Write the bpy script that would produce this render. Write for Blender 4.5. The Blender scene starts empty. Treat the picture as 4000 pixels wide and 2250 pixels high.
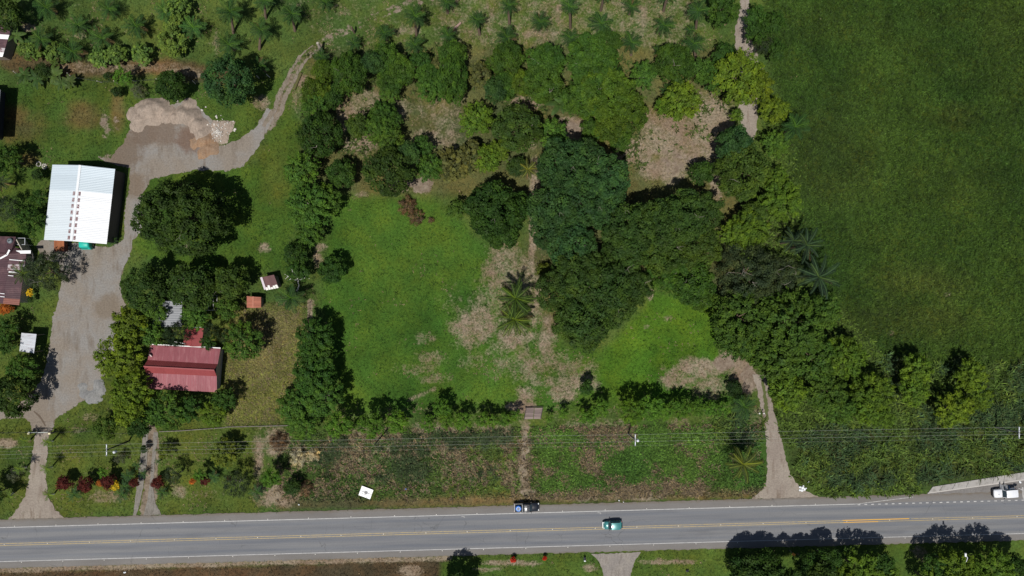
import bpy, math, random
import numpy as np
from mathutils import Vector, Matrix
random.seed(7)
RNG = np.random.default_rng(11)
SC = bpy.context.scene
COL = SC.collection
S, H = 0.052, 144.0          # metres per photo pixel on the ground, camera height

# ---------------------------------------------------------------- camera, sky, sun
cam = bpy.data.cameras.new('camera'); camo = bpy.data.objects.new('camera', cam); COL.objects.link(camo)
camo.location = (0, 0, H); camo.rotation_euler = (0, 0, 0)
cam.sensor_width = 36; cam.lens = 36 * H / (4000 * S); cam.clip_end = 6000; cam.clip_start = 1
SC.camera = camo
SUN_TO = Vector((0.129, 0.367, -1)).normalized()      # the way the light travels
world = bpy.data.worlds.new('World'); SC.world = world; world.use_nodes = True
wn = world.node_tree.nodes; wl = world.node_tree.links
sky = wn.new('ShaderNodeTexSky'); sky.sky_type = 'NISHITA'; sky.sun_disc = False
sky.sun_elevation = math.asin(-SUN_TO.z); sky.sun_rotation = math.atan2(-SUN_TO.x, -SUN_TO.y)
wn['Background'].inputs['Strength'].default_value = 0.057
wl.new(sky.outputs[0], wn['Background'].inputs['Color'])
sl = bpy.data.lights.new('sun', 'SUN'); sl.energy = 4.5; sl.angle = math.radians(0.5); sl.color = (1, 0.965, 0.9)
so = bpy.data.objects.new('sun', sl); COL.objects.link(so)
so.rotation_euler = SUN_TO.to_track_quat('-Z', 'Y').to_euler(); so.location = (0, -60, 200)
SC.view_settings.view_transform = 'Standard'; SC.view_settings.look = 'None'
SC.view_settings.exposure = 0.0; SC.view_settings.gamma = 1.0; SC.view_settings.use_curve_mapping = False
SC.cycles.max_bounces = 5; SC.cycles.diffuse_bounces = 3; SC.cycles.transmission_bounces = 3; SC.cycles.transparent_max_bounces = 4

# ---------------------------------------------------------------- helpers
def P(px, py, z=0.0):
    k = S * (1 - z / H)
    return Vector(((px - 2000) * k, (1125 - py) * k, z))
def link(o, parent=None):
    COL.objects.link(o)
    if parent is not None: o.parent = parent
    return o
def tag(o, label=None, cat=None, group=None, kind=None):
    if label: o['label'] = label
    if cat: o['category'] = cat
    if group: o['group'] = group
    if kind: o['kind'] = kind
    return o
def empty(name, loc, rz=0.0, label=None, cat=None, group=None):
    o = bpy.data.objects.new(name, None); o.empty_display_size = 0.5
    o.location = loc; o.rotation_euler = (0, 0, rz); link(o)
    return tag(o, label, cat, group)
def np_mesh(name, V, F, mat=None, attrs=None):
    V = np.asarray(V, np.float32); F = np.asarray(F, np.int32); k = F.shape[1]
    me = bpy.data.meshes.new(name)
    me.vertices.add(len(V)); me.vertices.foreach_set('co', V.ravel())
    me.loops.add(F.size); me.loops.foreach_set('vertex_index', F.ravel())
    me.polygons.add(len(F)); me.polygons.foreach_set('loop_start', np.arange(0, F.size, k, dtype=np.int32))
    for nm, (typ, dom, arr) in (attrs or {}).items():
        a = me.attributes.new(nm, typ, dom)
        a.data.foreach_set('color' if 'COLOR' in typ else 'value', np.asarray(arr, np.float32).ravel())
    me.update(calc_edges=True)
    if mat: me.materials.append(mat)
    return me
def obj(name, me, parent=None, loc=(0, 0, 0), rot=(0, 0, 0), scale=(1, 1, 1)):
    o = bpy.data.objects.new(name, me); o.location = loc; o.rotation_euler = rot; o.scale = scale
    return link(o, parent)

class MB:
    """collects polygons; build() makes ONE mesh object"""
    def __init__(s): s.v = []; s.f = []; s.sm = []
    def add(s, vs, fs, smooth=False):
        n = len(s.v); s.v += [tuple(v) for v in vs]; s.f += [[i + n for i in f] for f in fs]; s.sm += [smooth] * len(fs); return s
    def box(s, c, d, rz=0.0, top=1.0, m=None):
        hx, hy, hz = d[0] / 2, d[1] / 2, d[2] / 2; vs = []
        for z, k in ((-hz, 1), (hz, top)):
            for x, y in ((-hx, -hy), (hx, -hy), (hx, hy), (-hx, hy)): vs.append(Vector((x * k, y * k, z)))
        R = m if m is not None else Matrix.Rotation(rz, 3, 'Z')
        return s.add([R @ v + Vector(c) for v in vs], [[3, 2, 1, 0], [4, 5, 6, 7], [0, 1, 5, 4], [1, 2, 6, 5], [2, 3, 7, 6], [3, 0, 4, 7]])
    def bar(s, a, b, w, h=None):
        a, b = Vector(a), Vector(b); d = b - a; L = d.length
        return s.box((a + b) / 2, (L, w, h or w), m=d.to_track_quat('X', 'Z').to_matrix())
    def tube(s, pts, rad, n=8, cap=True):
        pts = [Vector(p) for p in pts]; k = len(pts); vs = []
        for i, p in enumerate(pts):
            d = (pts[min(i + 1, k - 1)] - pts[max(i - 1, 0)]).normalized()
            u = d.cross(Vector((0, 0, 1)) if abs(d.z) < .9 else Vector((1, 0, 0))).normalized(); w = d.cross(u)
            r = rad[i] if hasattr(rad, '__len__') else rad
            for j in range(n):
                a = 2 * math.pi * j / n; vs.append(p + (u * math.cos(a) + w * math.sin(a)) * r)
        fs = [[i * n + j, i * n + (j + 1) % n, (i + 1) * n + (j + 1) % n, (i + 1) * n + j] for i in range(k - 1) for j in range(n)]
        s.add(vs, fs, True)
        if cap: s.add(vs[:n], [list(range(n))[::-1]]); s.add(vs[-n:], [list(range(n))])
        return s
    def lathe(s, prof, c=(0, 0, 0), n=16, sx=1, sy=1):
        vs = []; c = Vector(c)
        for r, z in prof:
            for j in range(n):
                a = 2 * math.pi * j / n; vs.append(c + Vector((r * math.cos(a) * sx, r * math.sin(a) * sy, z)))
        fs = [[i * n + j, i * n + (j + 1) % n, (i + 1) * n + (j + 1) % n, (i + 1) * n + j] for i in range(len(prof) - 1) for j in range(n)]
        s.add(vs, fs, True); s.add(vs[-n:], [list(range(n))]); return s
    def loft(s, rings, smooth=True):
        n = len(rings[0]); vs = [p for r in rings for p in r]
        fs = [[i * n + j, i * n + (j + 1) % n, (i + 1) * n + (j + 1) % n, (i + 1) * n + j] for i in range(len(rings) - 1) for j in range(n)]
        s.add(vs, fs, smooth); s.add(rings[0], [list(range(n))[::-1]]); s.add(rings[-1], [list(range(n))]); return s
    def mesh(s, name, mat):
        me = bpy.data.meshes.new(name); me.from_pydata(s.v, [], s.f); me.polygons.foreach_set('use_smooth', s.sm)
        import bmesh
        bm = bmesh.new(); bm.from_mesh(me); bmesh.ops.recalc_face_normals(bm, faces=bm.faces); bm.to_mesh(me); bm.free()
        me.update(); me.materials.append(mat); return me
    def build(s, name, mat, parent=None, loc=(0, 0, 0), rot=(0, 0, 0)):
        return obj(name, s.mesh(name, mat), parent, loc, rot)

# value noise and shape masks on photo-plan coordinates
_lat = RNG.random((256, 256))
def vnoise(x, y, scale, seed=0, octv=3):
    out = 0; amp = 1; tot = 0
    for o in range(octv):
        u = x / scale * 2 ** o + seed * 37.7 + o * 11.3; v = y / scale * 2 ** o + seed * 17.1 + o * 7.9
        i = np.floor(u).astype(int); j = np.floor(v).astype(int); fu = u - i; fv = v - j
        fu = fu * fu * (3 - 2 * fu); fv = fv * fv * (3 - 2 * fv)
        g = lambda a, b: _lat[a % 256, b % 256]
        out = out + amp * ((g(i, j) * (1 - fu) + g(i + 1, j) * fu) * (1 - fv) + (g(i, j + 1) * (1 - fu) + g(i + 1, j + 1) * fu) * fv)
        tot += amp; amp *= .5
    return out / tot
def seg_d(x, y, a, b):
    dx, dy = b[0] - a[0], b[1] - a[1]; L = dx * dx + dy * dy + 1e-9
    t = np.clip(((x - a[0]) * dx + (y - a[1]) * dy) / L, 0, 1)
    return np.hypot(x - a[0] - t * dx, y - a[1] - t * dy)
def sdist(x, y, pts):
    d = np.full(x.shape, 1e9); ins = np.zeros(x.shape, bool); n = len(pts)
    for i in range(n):
        a, b = pts[i], pts[(i + 1) % n]; d = np.minimum(d, seg_d(x, y, a, b))
        if a[1] != b[1]:
            c = ((a[1] > y) != (b[1] > y)) & (x < (b[0] - a[0]) * (y - a[1]) / (b[1] - a[1]) + a[0]); ins ^= c
    return np.where(ins, -d, d)
def sstep(v): v = np.clip(v, 0, 1); return v * v * (3 - 2 * v)
_nc = {}
def cnoise(x, y, ns, seed):
    k = (ns, seed)
    if k not in _nc or _nc[k][0] is not x: _nc[k] = (x, vnoise(x, y, ns, seed))
    return _nc[k][1]
def m_poly(x, y, pts, soft=20, amp=0, ns=60):
    d = sdist(x, y, pts)
    if amp: d = d + (cnoise(x, y, ns, 3) - .5) * 2 * amp
    return sstep(.5 - d / (2 * soft))
def m_blob(x, y, cx, cy, rx, ry=None, amp=.5, ns=50):
    ry = ry or rx; r = np.hypot((x - cx) / rx, (y - cy) / ry) + (cnoise(x, y, ns, 5) - .5) * amp * 1.5 + (cnoise(x, y, 17, 6) - .5) * amp * .8
    return sstep((1.6 - r) / 1.25)
def m_line(x, y, pts, w, soft=8, amp=0, ns=40):
    d = np.full(x.shape, 1e9)
    for a, b in zip(pts[:-1], pts[1:]): d = np.minimum(d, seg_d(x, y, a, b))
    if amp: d = d + (cnoise(x, y, ns, 9) - .5) * 2 * amp
    return sstep(.5 - (d - w) / (2 * soft))

# ---------------------------------------------------------------- materials
def new_mat(name):
    m = bpy.data.materials.new(name); m.use_nodes = True; nt = m.node_tree
    return m, nt, nt.nodes['Principled BSDF'], lambda t: nt.nodes.new('ShaderNode' + t), nt.links.new
def mixc(nt, f, a, b, mode='MIX'):
    n = nt.nodes.new('ShaderNodeMix'); n.data_type = 'RGBA'; n.blend_type = mode
    for s, v in ((n.inputs[0], f), (n.inputs[6], a), (n.inputs[7], b)):
        if hasattr(v, 'node'): nt.links.new(v, s)
        elif isinstance(v, (int, float)): s.default_value = v if s.type == 'VALUE' else (v, v, v, 1)
        else: s.default_value = (*v[:3], 1)
    return n.outputs[2]
def maths(nt, op, a, b=None, c=None):
    n = nt.nodes.new('ShaderNodeMath'); n.operation = op
    for s, v in zip(n.inputs, (a, b, c)):
        if v is None: continue
        if hasattr(v, 'node'): nt.links.new(v, s)
        else: s.default_value = v
    return n.outputs[0]
def noise(nt, scale, detail=4, vec=None, rough=.6, stretch=None):
    n = nt.nodes.new('ShaderNodeTexNoise'); n.inputs['Scale'].default_value = scale; n.inputs['Detail'].default_value = detail; n.inputs['Roughness'].default_value = rough
    if vec is None:
        tc = nt.nodes.new('ShaderNodeTexCoord'); vec = tc.outputs['Object']
    if stretch:
        mp = nt.nodes.new('ShaderNodeMapping'); mp.inputs['Scale'].default_value = stretch; nt.links.new(vec, mp.inputs[0]); vec = mp.outputs[0]
    nt.links.new(vec, n.inputs['Vector']); return n.outputs['Fac']
def mrange(nt, v, a, b, c=0.0, d=1.0, smooth=False):
    n = nt.nodes.new('ShaderNodeMapRange'); nt.links.new(v, n.inputs[0]); n.interpolation_type = 'SMOOTHSTEP' if smooth else 'LINEAR'
    for i, x in enumerate((a, b, c, d)): n.inputs[i + 1].default_value = x
    return n.outputs[0]
def bump(nt, h, bsdf, dist=.05, strength=.6):
    b = nt.nodes.new('ShaderNodeBump'); b.inputs['Distance'].default_value = dist; b.inputs['Strength'].default_value = strength
    nt.links.new(h, b.inputs['Height']); nt.links.new(b.outputs[0], bsdf.inputs['Normal'])
_mc = {}
def plain(name, col, rough=.7, metal=0.0, var=.15, ns=3.0, col2=None, thr=(.5, .68), spec=.4, stretch=None, objvar=0.0, bumpd=0.0):
    """paint / wood / stone: base colour with uneven tone and a second worn colour in patches"""
    if name in _mc: return _mc[name]
    m, nt, b, N, L = new_mat(name)
    f = noise(nt, ns, 5, stretch=stretch)
    c = mixc(nt, f, tuple(x * (1 - var) for x in col), tuple(min(1, x * (1 + var)) for x in col))
    if col2:
        f2 = mrange(nt, noise(nt, ns * .55, 6, rough=.7, stretch=stretch), thr[0], thr[1])
        c = mixc(nt, f2, c, col2)
    if objvar:
        oi = N('ObjectInfo'); c = mixc(nt, 1.0, c, mrange(nt, oi.outputs['Random'], 0, 1, 1 - objvar, 1 + objvar), 'MULTIPLY')
    L(c, b.inputs['Base Color']); b.inputs['Roughness'].default_value = rough; b.inputs['Metallic'].default_value = metal
    b.inputs['Specular IOR Level'].default_value = spec
    if bumpd: bump(nt, noise(nt, ns * 6, 4), b, bumpd)
    _mc[name] = m; return m
def leaf_mat(name, transl=.3, rough=.55, spec=.25, attr=None, dark=.5, light=1.55):
    m, nt, b, N, L = new_mat(name)
    v = N('Attribute'); v.attribute_name = 'v'
    if attr: c0 = N('Attribute'); c0.attribute_name = attr; c = c0.outputs['Color']
    else:
        oi = N('ObjectInfo'); c = oi.outputs['Color']
    k = mrange(nt, v.outputs['Fac'], 0, 1, dark, light)
    if not attr:
        nz = mrange(nt, noise(nt, .33, 3), .38, .62); c = mixc(nt, 1.0, c, mixc(nt, nz, (.82, .94, 1.0), (1.14, 1.12, .85)), 'MULTIPLY')
    c = mixc(nt, 1.0, c, k, 'MULTIPLY')
    warm = mixc(nt, 1.0, c, (1.14, 1.06, .8), 'MULTIPLY')
    c = mixc(nt, mrange(nt, v.outputs['Fac'], .55, 1.0), c, warm)
    L(c, b.inputs['Base Color']); b.inputs['Roughness'].default_value = rough; b.inputs['Specular IOR Level'].default_value = spec
    t = N('BsdfTranslucent'); L(c, t.inputs['Color'])
    ms = N('MixShader'); ms.inputs[0].default_value = transl; L(b.outputs[0], ms.inputs[1]); L(t.outputs[0], ms.inputs[2])
    out = [n for n in nt.nodes if n.type == 'OUTPUT_MATERIAL'][0]; L(ms.outputs[0], out.inputs['Surface'])
    return m
LEAF = leaf_mat('leaf', .32, .6, .14); GRASS = leaf_mat('grass_blade', .2, .65, .15, 'col', .6, 1.45)
BARK = plain('bark', (.12, .085, .06), .95, var=.4, ns=4, stretch=(1, 1, .25), bumpd=.03)
BARKP = plain('pale_bark', (.34, .3, .26), .95, var=.35, ns=4, bumpd=.02)
# ================================================================ THE GROUND PLAN (photo-plan coordinates)
PASTURE = (.041, .094, .013); FIELD = (.0285, .058, .009); LAWN = (.058, .088, .017); OLIVE = (.122, .132, .036)
PLANT = (.052, .088, .020); UNDER = (.068, .080, .030); WEED = (.042, .072, .016); BURNT = (.060, .045, .026); YARDG = (.040, .078, .014)
ROADY = lambda x: 2072 - .0275 * (x - 2000)
YARD = [(128, 1682), (206, 1682), (214, 1640), (262, 1606), (330, 1562), (370, 1510), (420, 1450), (455, 1330), (470, 1250), (492, 1190), (474, 1150), (470, 1080), (505, 1000),
        (520, 940), (560, 890), (560, 820), (556, 760), (590, 700), (660, 684), (770, 664), (880, 668), (950, 650), (1000, 590), (1050, 500), (1080, 430), (1040, 420), (1000, 500),
        (930, 545), (850, 575), (840, 480), (745, 390), (640, 415), (530, 425), (518, 490), (480, 560), (430, 618), (380, 612), (430, 640), (508, 655), (505, 740), (490, 800), (482, 940),
        (430, 965), (160, 935), (140, 962), (165, 1010), (232, 1030), (240, 1110), (225, 1180), (206, 1240), (196, 1330), (178, 1430), (158, 1490), (112, 1548), (60, 1590), (-40, 1612),
        (-40, 1640), (90, 1632), (118, 1650)]
DRIVE_L = [(138, 1680), (196, 1680), (180, 1800), (178, 1880), (190, 1950), (215, 1990), (255, 2024), (30, 2030), (70, 1990), (100, 1930), (118, 1850), (128, 1760)]
DRIVE_R = [(2940, 1462), (2998, 1466), (3012, 1560), (3034, 1650), (3060, 1750), (3085, 1850), (3125, 1905), (3200, 1944), (2935, 1950), (2985, 1905), (2998, 1850), (2995, 1750), (2985, 1650), (2966, 1560)]
TRACK_T = [(2896, -20), (2926, -20), (2928, 60), (2932, 150), (2965, 215), (2950, 280), (2960, 370), (2955, 520), (2942, 545), (2905, 510), (2888, 460), (2885, 400), (2895, 330), (2885, 240), (2870, 180), (2872, 110), (2888, 50)]
TRACK_C = [(1040, 500), (1085, 430), (1100, 380), (1125, 330), (1150, 280), (1180, 230), (1230, 185), (1300, 140), (1400, 90), (1500, 45), (1600, 10), (1720, -25)]
DRIVE_B = [(2310, 2165), (2505, 2157), (2480, 2190), (2465, 2240), (2462, 2300), (2360, 2300), (2358, 2240), (2342, 2195)]
CONC = [(560, 1688), (578, 1688), (575, 1800), (560, 1900), (545, 1975), (530, 2016), (520, 2016)], [(600, 1688), (618, 1688), (606, 1800), (598, 1900), (605, 1960), (630, 2010), (560, 2013), (575, 1960), (588, 1860)]
def zone(x, y):
    c = np.tile(np.array(PLANT), (len(x), 1)); w = x * 1.0
    def put(m, col): nonlocal c; c = c * (1 - m[:, None]) + np.array(col) * m[:, None]
    put(m_poly(x, y, [(-400, 1180), (1000, 1180), (1000, 2000), (-400, 2030)], 25, 20), LAWN)
    put(m_poly(x, y, [(-400, 330), (520, 330), (900, 320), (1130, 290), (1050, 460), (900, 600), (500, 640), (300, 900), (-400, 1180)], 20, 15), YARDG)
    put(m_poly(x, y, [(520, 690), (1000, 640), (1120, 430), (1190, 500), (1150, 900), (1120, 1060), (700, 1060), (520, 980)], 20, 15), (.050, .095, .014))
    put(m_poly(x, y, [(1200, 200), (1900, 180), (2800, 180), (2880, 450), (2850, 700), (2500, 780), (1400, 760), (1180, 700)], 30, 25), UNDER)
    put(m_poly(x, y, [(1290, 770), (1700, 775), (1900, 950), (2100, 1100), (2200, 1350), (2900, 1380), (2900, 1580), (2200, 1600), (1340, 1620), (1260, 1200)], 25, 15), PASTURE)
    put(m_poly(x, y, [(2380, 1360), (2560, 1140), (2780, 1180), (2900, 1380), (2830, 1480), (2450, 1600), (2330, 1480)], 25, 12), (.042, .102, .010))
    put(m_poly(x, y, [(2060, 560), (3100, 700), (3150, 1100), (2900, 1150), (2500, 1100), (2150, 1300), (2060, 1100)], 30, 20), UNDER)
    put(m_poly(x, y, [(2960, -300), (6000, -300), (6000, 1640), (3500, 1600), (3200, 1150), (3080, 800), (3030, 400)], 30, 20), FIELD)
    put(m_poly(x, y, [(2900, 1120), (3200, 1130), (3450, 1420), (3560, 1650), (3050, 1680), (2930, 1400)], 30, 20), (.035, .055, .014))
    put(m_poly(x, y, [(920, 1190), (1190, 1180), (1200, 1400), (1120, 1560), (1090, 1660), (880, 1664), (880, 1400), (900, 1290)], 18, 12), OLIVE)
    put(m_poly(x, y, [(1080, 1665), (3000, 1660), (2990, 1940), (1080, 1975)], 20, 15), WEED)
    put(m_poly(x, y, [(2080, 1660), (2990, 1650), (2990, 1945), (2120, 1960)], 25, 15), (.045, .092, .016))
    put(m_poly(x, y, [(3040, 1660), (6000, 1600), (6000, 1840), (3640, 1900), (3230, 1940), (3100, 1880)], 20, 10), (.034, .056, .014))
    put(m_line(x, y, [(1085, 1972), (2000, 1955), (2990, 1925)], 18, 14, 14), (.085, .075, .035))
    put(m_poly(x, y, [(-400, 2238), (700, 2210), (1760, 2180), (1740, 2300), (900, 2330), (-400, 2340)], 14, 14), BURNT)
    put(m_poly(x, y, [(1720, 2190), (2340, 2160), (3300, 2130), (6000, 2050), (6000, 2700), (1700, 2700)], 12, 8), (.048, .088, .016))
    put(m_line(x, y, [(250, 262), (420, 270), (640, 262), (780, 285), (900, 300)], 34, 14, 12), (.085, .065, .032))
    put(m_line(x, y, [(40, 240), (250, 270)], 40, 14, 12), (.085, .065, .032))
    for b in ((330, 450, 70, 55), (80, 500, 75, 60), (455, 430, 30, 80), (110, 620, 40, 30), (55, 440, 50, 30)): put(m_blob(x, y, *b) * .8, (.090, .068, .028))
    for b in ((1010, 1350, 90, 120), (1080, 1290, 90, 60)): put(m_blob(x, y, *b) * .6, (.165, .138, .062))
    put(m_blob(x, y, 1100, 600, 50, 170) * .7, (.075, .105, .016))
    put(m_blob(x, y, 1080, 700, 60, 100) * .7, (.080, .100, .018))
    for b in ((3740, 450, 80, 55), (3600, 1100, 200, 60), (3500, 1250, 260, 70)): put(m_blob(x, y, *b) * .45, (.048, .060, .012))
    for b in ((3500, 100, 500, 80), (3950, 250, 250, 250), (3850, 700, 300, 100)): put(m_blob(x, y, *b) * .4, (.030, .052, .009))
    put(m_blob(x, y, 3250, 600, 160, 220) * .5, (.026, .044, .010)); put(m_blob(x, y, 3200, 1000, 250, 200) * .5, (.019, .046, .008))
    lo = vnoise(x, y, 260, 21, 3)[:, None] - .5; mi = vnoise(x, y, 70, 22, 3)[:, None] - .5
    far = (1 - sstep((np.maximum(np.abs(x - 2000) - 2350, np.abs(y - 1125) - 1450)) / 200))[:, None]; lo = lo * far; mi = mi * far
    return c * (1 + np.array([.9, .55, .5]) * lo) * (1 + .55 * mi)
def dry(x, y):
    d = x * 0 + .04
    def up(m, k): nonlocal d; d = np.maximum(d, m * k)
    up(m_poly(x, y, [(900, -50), (2800, -50), (2800, 210), (1300, 230)], 60), .34)
    up(m_poly(x, y, [(1650, -50), (2760, -50), (2740, 230), (1700, 200)], 60), .47)
    up(m_poly(x, y, [(-300, -100), (900, -100), (900, 240), (-300, 250)], 40), .24); up(m_poly(x, y, [(-300, 1690), (1090, 1680), (1090, 1990), (-300, 2030)], 30), .24); up(m_poly(x, y, [(1300, 1560), (2900, 1540), (2900, 1660), (1300, 1680)], 30), .3)
    for b in ((1430, 400, 90, 70, .62), (1560, 420, 60, 50, .6), (1740, 440, 120, 110, .50), (1720, 540, 120, 50, .58), (1400, 560, 70, 50, .75), (1360, 450, 40, 90, .75), (1640, 540, 60, 50, .6),
              (2640, 560, 160, 150, .78), (2600, 660, 110, 60, .9), (2780, 460, 90, 110, .85), (2540, 480, 50, 60, .7), (2460, 590, 80, 70, .8), (2230, 510, 70, 60, .95), (2070, 400, 60, 30, .9), (2020, 400, 40, 25, .9),
              (2800, 680, 25, 110, .9), (2770, 560, 60, 130, .8), (2050, 560, 50, 30, .8), (2080, 900, 14, 170, .9), (2090, 700, 30, 90, .8),
              (1930, 1060, 70, 90, .66), (1850, 1270, 110, 100, .74), (1950, 1180, 130, 160, .55), (1990, 1400, 160, 90, .5), (2140, 1420, 140, 70, .52), (1780, 1180, 70, 80, .42), (1990, 1090, 110, 110, .66), (2090, 1180, 40, 160, .64), (2020, 1320, 100, 60, .74), (1970, 1000, 90, 70, .62), (2140, 1300, 50, 120, .72), (2060, 1420, 60, 80, .62),
              (1660, 1320, 60, 30, .5), (1680, 1410, 80, 45, .58), (1620, 1440, 90, 30, .5), (1700, 1480, 70, 25, .55), (1850, 1400, 80, 60, .45), (2240, 1440, 110, 60, .6), (2260, 1490, 90, 50, .72), (2200, 1540, 60, 40, .72), (2120, 1480, 80, 50, .5),
              (2750, 1440, 170, 45, .82), (2850, 1410, 75, 45, 1.0), (2650, 1490, 90, 40, .72), (2780, 1510, 150, 50, .62), (2900, 1470, 60, 70, .9), (2690, 1350, 30, 14, .4),
              (2045, 1590, 60, 28, .95), (2060, 1540, 50, 40, .7), (2050, 1800, 30, 170, .86), (1960, 1700, 60, 60, .7), (1990, 1850, 30, 80, .62), (1900, 1670, 90, 30, .62), (1720, 1680, 160, 40, .66), (1500, 1700, 160, 50, .62), (1650, 1760, 250, 60, .62), (1400, 1800, 200, 80, .5), (1800, 1820, 200, 70, .5), (1500, 1880, 300, 50, .45),
              (1380, 1690, 70, 40, .6), (1080, 1720, 60, 60, .85), (1170, 1780, 50, 40, .8), (1100, 1930, 80, 60, .9), (1010, 1780, 25, 110, .75), (1020, 1930, 40, 50, .7), (1300, 1900, 150, 40, .42), (1800, 1880, 200, 30, .35),
              (2300, 1930, 320, 30, .75), (2550, 1915, 220, 25, .72), (2300, 1660, 120, 40, .52), (2420, 1680, 60, 60, .5), (2650, 1650, 60, 30, .5), (2950, 1640, 40, 70, .55), (2320, 1800, 60, 60, .3),
              (30, 1730, 45, 22, .95), (700, 1920, 40, 30, .75), (415, 1945, 90, 30, .6), (350, 1630, 40, 20, .6), (310, 1680, 40, 16, .5), (660, 1600, 30, 30, .5), (830, 1930, 120, 20, .4), (100, 1850, 40, 60, .4),
              (1410, 760, 40, 18, .7), (1550, 720, 50, 40, .9), (1255, 965, 30, 20, .8), (1240, 1010, 20, 40, .8), (1180, 320, 30, 40, .8), (1160, 400, 30, 60, .5), (1020, 400, 40, 30, .7), (1030, 970, 30, 25, .7),
              (110, 110, 35, 20, .9), (310, 140, 30, 15, .6), (845, 170, 20, 60, .6), (800, 370, 30, 30, .4), (2120, 130, 90, 20, .7), (2510, 60, 30, 60, .7), (2180, 60, 20, 60, .7),
              (1600, 120, 60, 25, .6), (1340, 50, 40, 12, .5), (3660, 1150, 10, 8, .6), (3480, 1300, 16, 14, .7), (3470, 1230, 10, 8, .6), (3310, 1205, 12, 8, .6), (3700, 1150, 14, 12, .9), (3660, 1672, 50, 6, .8), (3205, 80, 8, 6, .7), (3090, 300, 30, 30, .4), (3310, 415, 12, 8, .6),
              (2540, 1150, 14, 24, .9), (2612, 1245, 24, 14, .6), (2525, 1275, 16, 12, .5), (1900, 2225, 60, 10, .7), (2310, 2220, 40, 20, .7), (2600, 2195, 130, 12, .8), (2010, 2200, 130, 12, .8), (1600, 2230, 50, 25, .85), (3590, 2160, 40, 40, .6)):
        up(m_blob(x, y, b[0], b[1], b[2], b[3]), b[4])
    up(m_line(x, y, [(0, 2228), (1000, 2199), (1760, 2180)], 12, 6), .85)
    up(m_line(x, y, [(250, 262), (420, 270), (640, 262), (780, 285)], 24, 14), .55)
    up(m_line(x, y, [(1600, 1560), (1700, 1520)], 12, 10), .6)
    up(m_line(x, y, [(1213, 1180), (1208, 1290)], 12, 6), .95)
    return d
def soil(x, y):
    s = x * 0
    def up(m, k): nonlocal s; s = np.maximum(s, m * k)
    up(m_poly(x, y, YARD, 14, 6), .72); up(m_poly(x, y, DRIVE_L, 12, 5), .7); up(m_poly(x, y, DRIVE_R, 10, 4), .7); up(m_poly(x, y, TRACK_T, 12, 5), .75); up(m_poly(x, y, DRIVE_B, 8, 3), .7)
    up(m_line(x, y, [(590, 1690), (590, 1900), (575, 2010)], 32, 12, 5), .74)
    up(m_line(x, y, [p for p in TRACK_C], 22, 22, 8), .46); up(m_line(x, y, TRACK_C[:5], 26, 20, 8), .62); up(m_line(x, y, TRACK_C[:8], 24, 22, 10), .54); up(m_line(x, y, [(a + 6, b - 13) for a, b in TRACK_C[5:]], 5, 9, 6), .66); up(m_line(x, y, [(a + 6, b + 15) for a, b in TRACK_C[5:]], 5, 9, 6), .72)
    for b in ((830, 540, 90, 70), (420, 480, 60, 90), (450, 600, 60, 40), (740, 960, 30, 20), (120, 1320, 30, 50), (320, 1560, 60, 30), (1130, 1170, 12, 12)): up(m_blob(x, y, *b), .5)
    up(m_line(x, y, [(2065, 1650), (2050, 1720), (2045, 1830), (2040, 1960)], 14, 12, 6), .55)
    up(m_blob(x, y, 2830, 1420, 60, 40), .8); up(m_blob(x, y, 2925, 1480, 34, 60), .75)
    up(m_blob(x, y, 1650, 725, 50, 40), .75); up(m_blob(x, y, 2230, 505, 60, 40), .7); up(m_blob(x, y, 1360, 540, 40, 50), .5); up(m_blob(x, y, 2640, 640, 120, 60), .52)
    return s

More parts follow.
